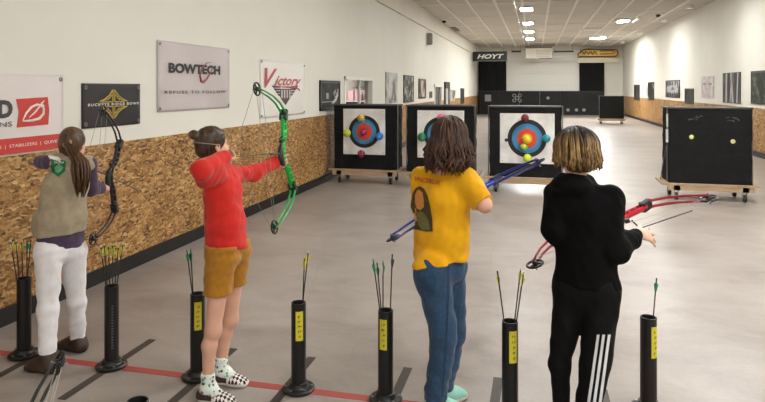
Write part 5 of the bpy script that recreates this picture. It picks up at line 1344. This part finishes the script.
    decal_px('back_pocket', *poly1([(424, 275), (436, 276), (436.5, 290), (430.5, 294), (424.5, 289)]), je, off, fabric('pocket_denim', '26405a', .15, 60, .35), je, .004, 3)
    decal_px('seam', *poly1([(447.6, 266), (448.4, 266), (448.6, 300), (446.2, 350), (442.6, 396), (441.8, 396), (445.4, 350), (447.8, 300)]), je, off, fabric('seam_denim', '22384f', .1, 60, .3), je, .003, 4)
    MINT = mat('mint_canvas', '8fc4b4', .8, .1)
    for a_ in (aR, aL):
        F = Field(.005); foot(F, a_, td, .225, .008); F.cut(a_+UP*.02, (0, 0, 1), .004); F.mesh('shoe', [MINT, SOLEW], b, off, 1, lambda C_: (C_[:, 2] < .026).astype(int))
    s, f, u = basis(HF); R = Rcols(s, f, u); H3 = [hair_mat('hair_chestnut', [(.3, '22130b'), (.55, '432817'), (.8, '6b4429')], 50, .1), hair_mat('hair_chestnut_light', [(.3, '281910'), (.55, '472e1e'), (.8, '6d4a33')], 50, .1)]
    F = Field(.005); F.ell(at(0, -.012, .022), (.084*sc, .101*sc, .094*sc), R, .02); F.ell(at(0, -.035, -.06), (.078*sc, .07*sc, .085*sc), R, .04); F.cut(at(0, .05, .0), f-u*.6, .01); F.warp(folds(.003, 120, 2)); F.warp(folds(0.0015, 250, 3, .6)); F.mesh('hair', H3[0], b, off)
    st = strands(at(0, -.012, .02), s, f, u, (.088*sc, .104*sc, .096*sc), 210, .165, 48, .016, .0085, 3, .03, (3, 60), spread=.5, back_long=.035)
    locks('hair_locks', st, H3, b, off)
    bo = bow_cams('blue compound bow held slanting across the front of the yellow-shirted archer', P(538, 162, 3.44), P(393, 238, 3.4), VIEW*1.0-UP*.12, '2148c4', '171b33', limb='1d3399', cable='77788a')
    return b
# ---- archer in black -----------------------------------------------------------------------
def archer_black():
    pel, wai, che, nk = P(587, 283, 3.05), P(587, 248, 3.05), P(582, 208, 3.05), P(573.5, 182, 3.06)
    hL, hR = P(571.5, 294, 3.08), P(601, 294, 3.02); kL, kR = P(559.5, 364, 3.11), P(595, 364, 3.02); aL, aR = P(561, 424, 3.13), P(584.5, 427, 3.03)
    sL, sR = P(558, 195, 3.11), P(607.5, 198, 3.0)
    S = (sR-sL); S.z = 0; S.normalize(); Fd = UP.cross(S)
    eL, wL = P(553.5, 230, 3.06), P(574, 243, 3.22); eR, wR = P(615, 250, 2.97), P(638, 233.5, 3.10)
    hc = P(575.5, 151.5, 3.06); HF = Vector((-.42, .9, -.16)); sc = .98; off = Vector(((aL.x+aR.x)/2, (aL.y+aR.y)/2, 0)); td = Vector((.15, 1, 0))
    hd = (P(657, 236, 3.15)-wR).normalized()
    F = Field(.005); at = head(F, hc, HF, (0, 0, 1), nk-UP*.03, sc)
    F.cap(hL+UP*.03, hR+UP*.03, .08, None, .03); F.cap(pel, wai, .085, .076, .03, S, .125, .112); F.cap(wai, che, .075, .08, .03, S, .112, .12); F.cap(che, nk-UP*.035, .078, .045, .03, S, .115, .075); F.cap(sL, sR, .05, None, .04)
    limb(F, [sL, eL, wL], [.045, .036, .025]); limb(F, [sR, eR, wR], [.045, .036, .025])
    limb(F, [hL, kL, aL], [.074, .044, .032], k=.02); limb(F, [hR, kR, aR], [.074, .048, .033], k=.02)
    foot(F, aR, td, .23); foot(F, aL, td, .23)
    hand(F, wR, hd, VIEW*.6-UP*.6, UP, 1.0, (.15, .2, .24, .25), .34, (.8, .3))
    hand(F, wL, P(590, 241, 3.3)-wL, Vector((.0, .4, -.8)), UP, .9, (1, 1, 1, 1), .05)
    b = F.mesh('person', [M_SKIN2]+SKINS[1:], None, off, 1, face_fn(at, sc)); tag(b, 'person in black hoodie and striped black track pants holding a red bow', 'person')
    BK = mat('black_fleece', '070708', .9, .15, 30, .25, bscale=220, spec=.15); TP = mat('black_jersey', '09090a', .8, .12, 30, .2, bscale=220, spec=.2)
    F = Field(.006)
    F.cap(pel+UP*.0, wai, .112, .104, .03, S, .15, .14); F.cap(wai, che, .108, .108, .03, S, .145, .15); F.cap(che, nk-UP*.03, .106, .062, .03, S, .148, .09); F.cap(sL, sR, .06, None, .05)
    limb(F, [sL, eL, wL], [.066, .055, .045], k=.035); limb(F, [sR, eR, wR-(wR-eR).normalized()*.06], [.066, .058, .045], k=.035)
    F.cap(pel-UP*.005-S*.075, pel-UP*.005+S*.075, .085, None, .03)
    F.ell(nk-Fd*.055-UP*.005, (.1, .075, .05), Rcols(S, Fd, UP), .04); F.cap(nk-S*.07+Fd*.02+UP*.0, nk-Fd*.06+UP*.0, .035, .04, .03); F.cap(nk+S*.07+Fd*.02, nk-Fd*.06, .035, .04, .03)
    F.cut(P(587, 284.5, 3.05), (0, 0, -1), .006); F.warp(folds(.006, 36, 51)); F.warp(folds(0.0030, 82, 52, .6)); ho = F.mesh('hoodie', BK, b, off)
    F = Field(.005); F.cap(wR-(wR-eR).normalized()*.055, wR-(wR-eR).normalized()*.022, .037, .034, .01); F.mesh('cuff', BK, b, off)
    F = Field(.006); F.cap(pel-S*.06-UP*.0, pel+S*.06-UP*.0, .088, None, .03); F.cut(pel+UP*.035, (0, 0, 1), 0); F.cut(P(587, 289, 3.05), (0, 0, -1), .004); F.mesh('hem_band', BK, b, off)
    F = Field(.006); limb(F, [hL, kL, aL], [.086, .052, .03], k=.02); limb(F, [hR, kR, aR], [.09, .072, .056], k=.02); F.cap(hL+UP*.04, hR+UP*.04, .09, None, .03); F.cap(pel-UP*.03, pel+UP*.03, .095, .095, .03, S, .14, .135)
    F.cut(pel+UP*.04, (0, 0, 1), 0); F.cut(aR-UP*.02, (0, 0, -1), 0); F.warp(folds(.004, 45, 61)); F.warp(folds(0.0020, 100, 62, .6)); F.warp(rings_fold(.002, 80, kR.z, aR.z)); tp = F.mesh('track_pants', TP, b, off)
    WS = mat('stripe_white', 'd9d9dc', .7, .03)
    for x0, x1 in ((598.3, 588.8), (603.6, 594.3), (609, 599.9)):
        q = [(x0-1.35, 334.5), (x0+1.35, 334.5), (x0+(x1-x0)*.5+1.5, 368), (x1+1.45, 402), (x1-2.6, 424), (x1-5.4, 424), (x1-1.45, 402), (x0+(x1-x0)*.5-1.3, 368)]
        decal_px('stripe', *poly1(q), tp, off, WS, tp, .003, 3)
    BS = mat('black_shoe', '19191a', .6, .1)
    for a_ in (aR, aL):
        F = Field(.006); foot(F, a_, td, .25, .009); F.cut(a_+UP*.02, (0, 0, 1), .004); F.mesh('shoe', [BS, SOLEW], b, off, 1, lambda C_: (C_[:, 2] < .024).astype(int))
    s, f, u = basis(HF); R = Rcols(s, f, u); z0 = hc.z
    g = (z0+.05, z0+.105, '1d1511', .12)
    H4 = [hair_mat('hair_blond', [(.3, '4e3a22'), (.5, '927243'), (.75, 'cfb077')], 60, .1, g), hair_mat('hair_dark_blond', [(.3, '2a1d12'), (.55, '5f4728'), (.8, '9a7a4a')], 60, .1, (z0+.02, z0+.09, '1a1310', .14))]
    F = Field(.005); F.ell(at(0, -.012, .022), (.09*sc, .105*sc, .097*sc), R, .02); F.ell(at(0, -.03, -.045), (.085*sc, .08*sc, .07*sc), R, .04); F.cut(at(0, .045, .0), f-u*.7, .01); F.warp(folds(.003, 120, 9)); F.warp(folds(0.0015, 250, 10, .6)); F.mesh('hair', H4[1], b, off)
    st = strands(at(0, -.012, .02), s, f, u, (.096*sc, .11*sc, .098*sc), 230, .075, 42, .006, .008, 8, .008, (3, 55), spread=.35, back_long=.03)
    # strands hang away from the scalp in object space of the body
    locks('hair_locks', st, H4, b, off)
    c = P(621.5, 231, 3.3); bx = (P(711, 198, 3.33)-P(533, 265, 3.27)).normalized()
    bow_cams('red compound bow held low across the front of the archer in black', P(709, 198.5, 3.36), P(535, 264, 3.24), VIEW*.9+UP*.08, 'c22035', '221f22', limb='a51f34', cable='b9afa9')
    a0 = P(641, 227, 3.2); arrow(P(622, 234.5, 3.12), P(694, 210, 3.5), WH, 'arrow held in the open right hand of the archer in black', 'arrow in hand')
    return b
SOLEW = mat('white_sole', 'd8d2cb', .6, .04)
archer_vest(); archer_red(); archer_yellow(); archer_black()
# bow standing on the floor at the bottom left
bow_cams('dark compound bow propped on the floor at the bottom left corner', P(59, 363, 2.25), P(-30, 720, 1.73), -RIGHT*.6+VIEW*.75, '353836', '151516', limb='3d403d', cable='b5b0a6')

# ------------------------------------------------------------------ ambient fill light added through the open end behind the viewer
wd = bpy.data.worlds.new('World'); scn.world = wd; wd.use_nodes = True
bg = wd.node_tree.nodes['Background']; bg.inputs[0].default_value = (1, .96, .91, 1); bg.inputs[1].default_value = WORLD_E
scn.view_settings.exposure = EXPO
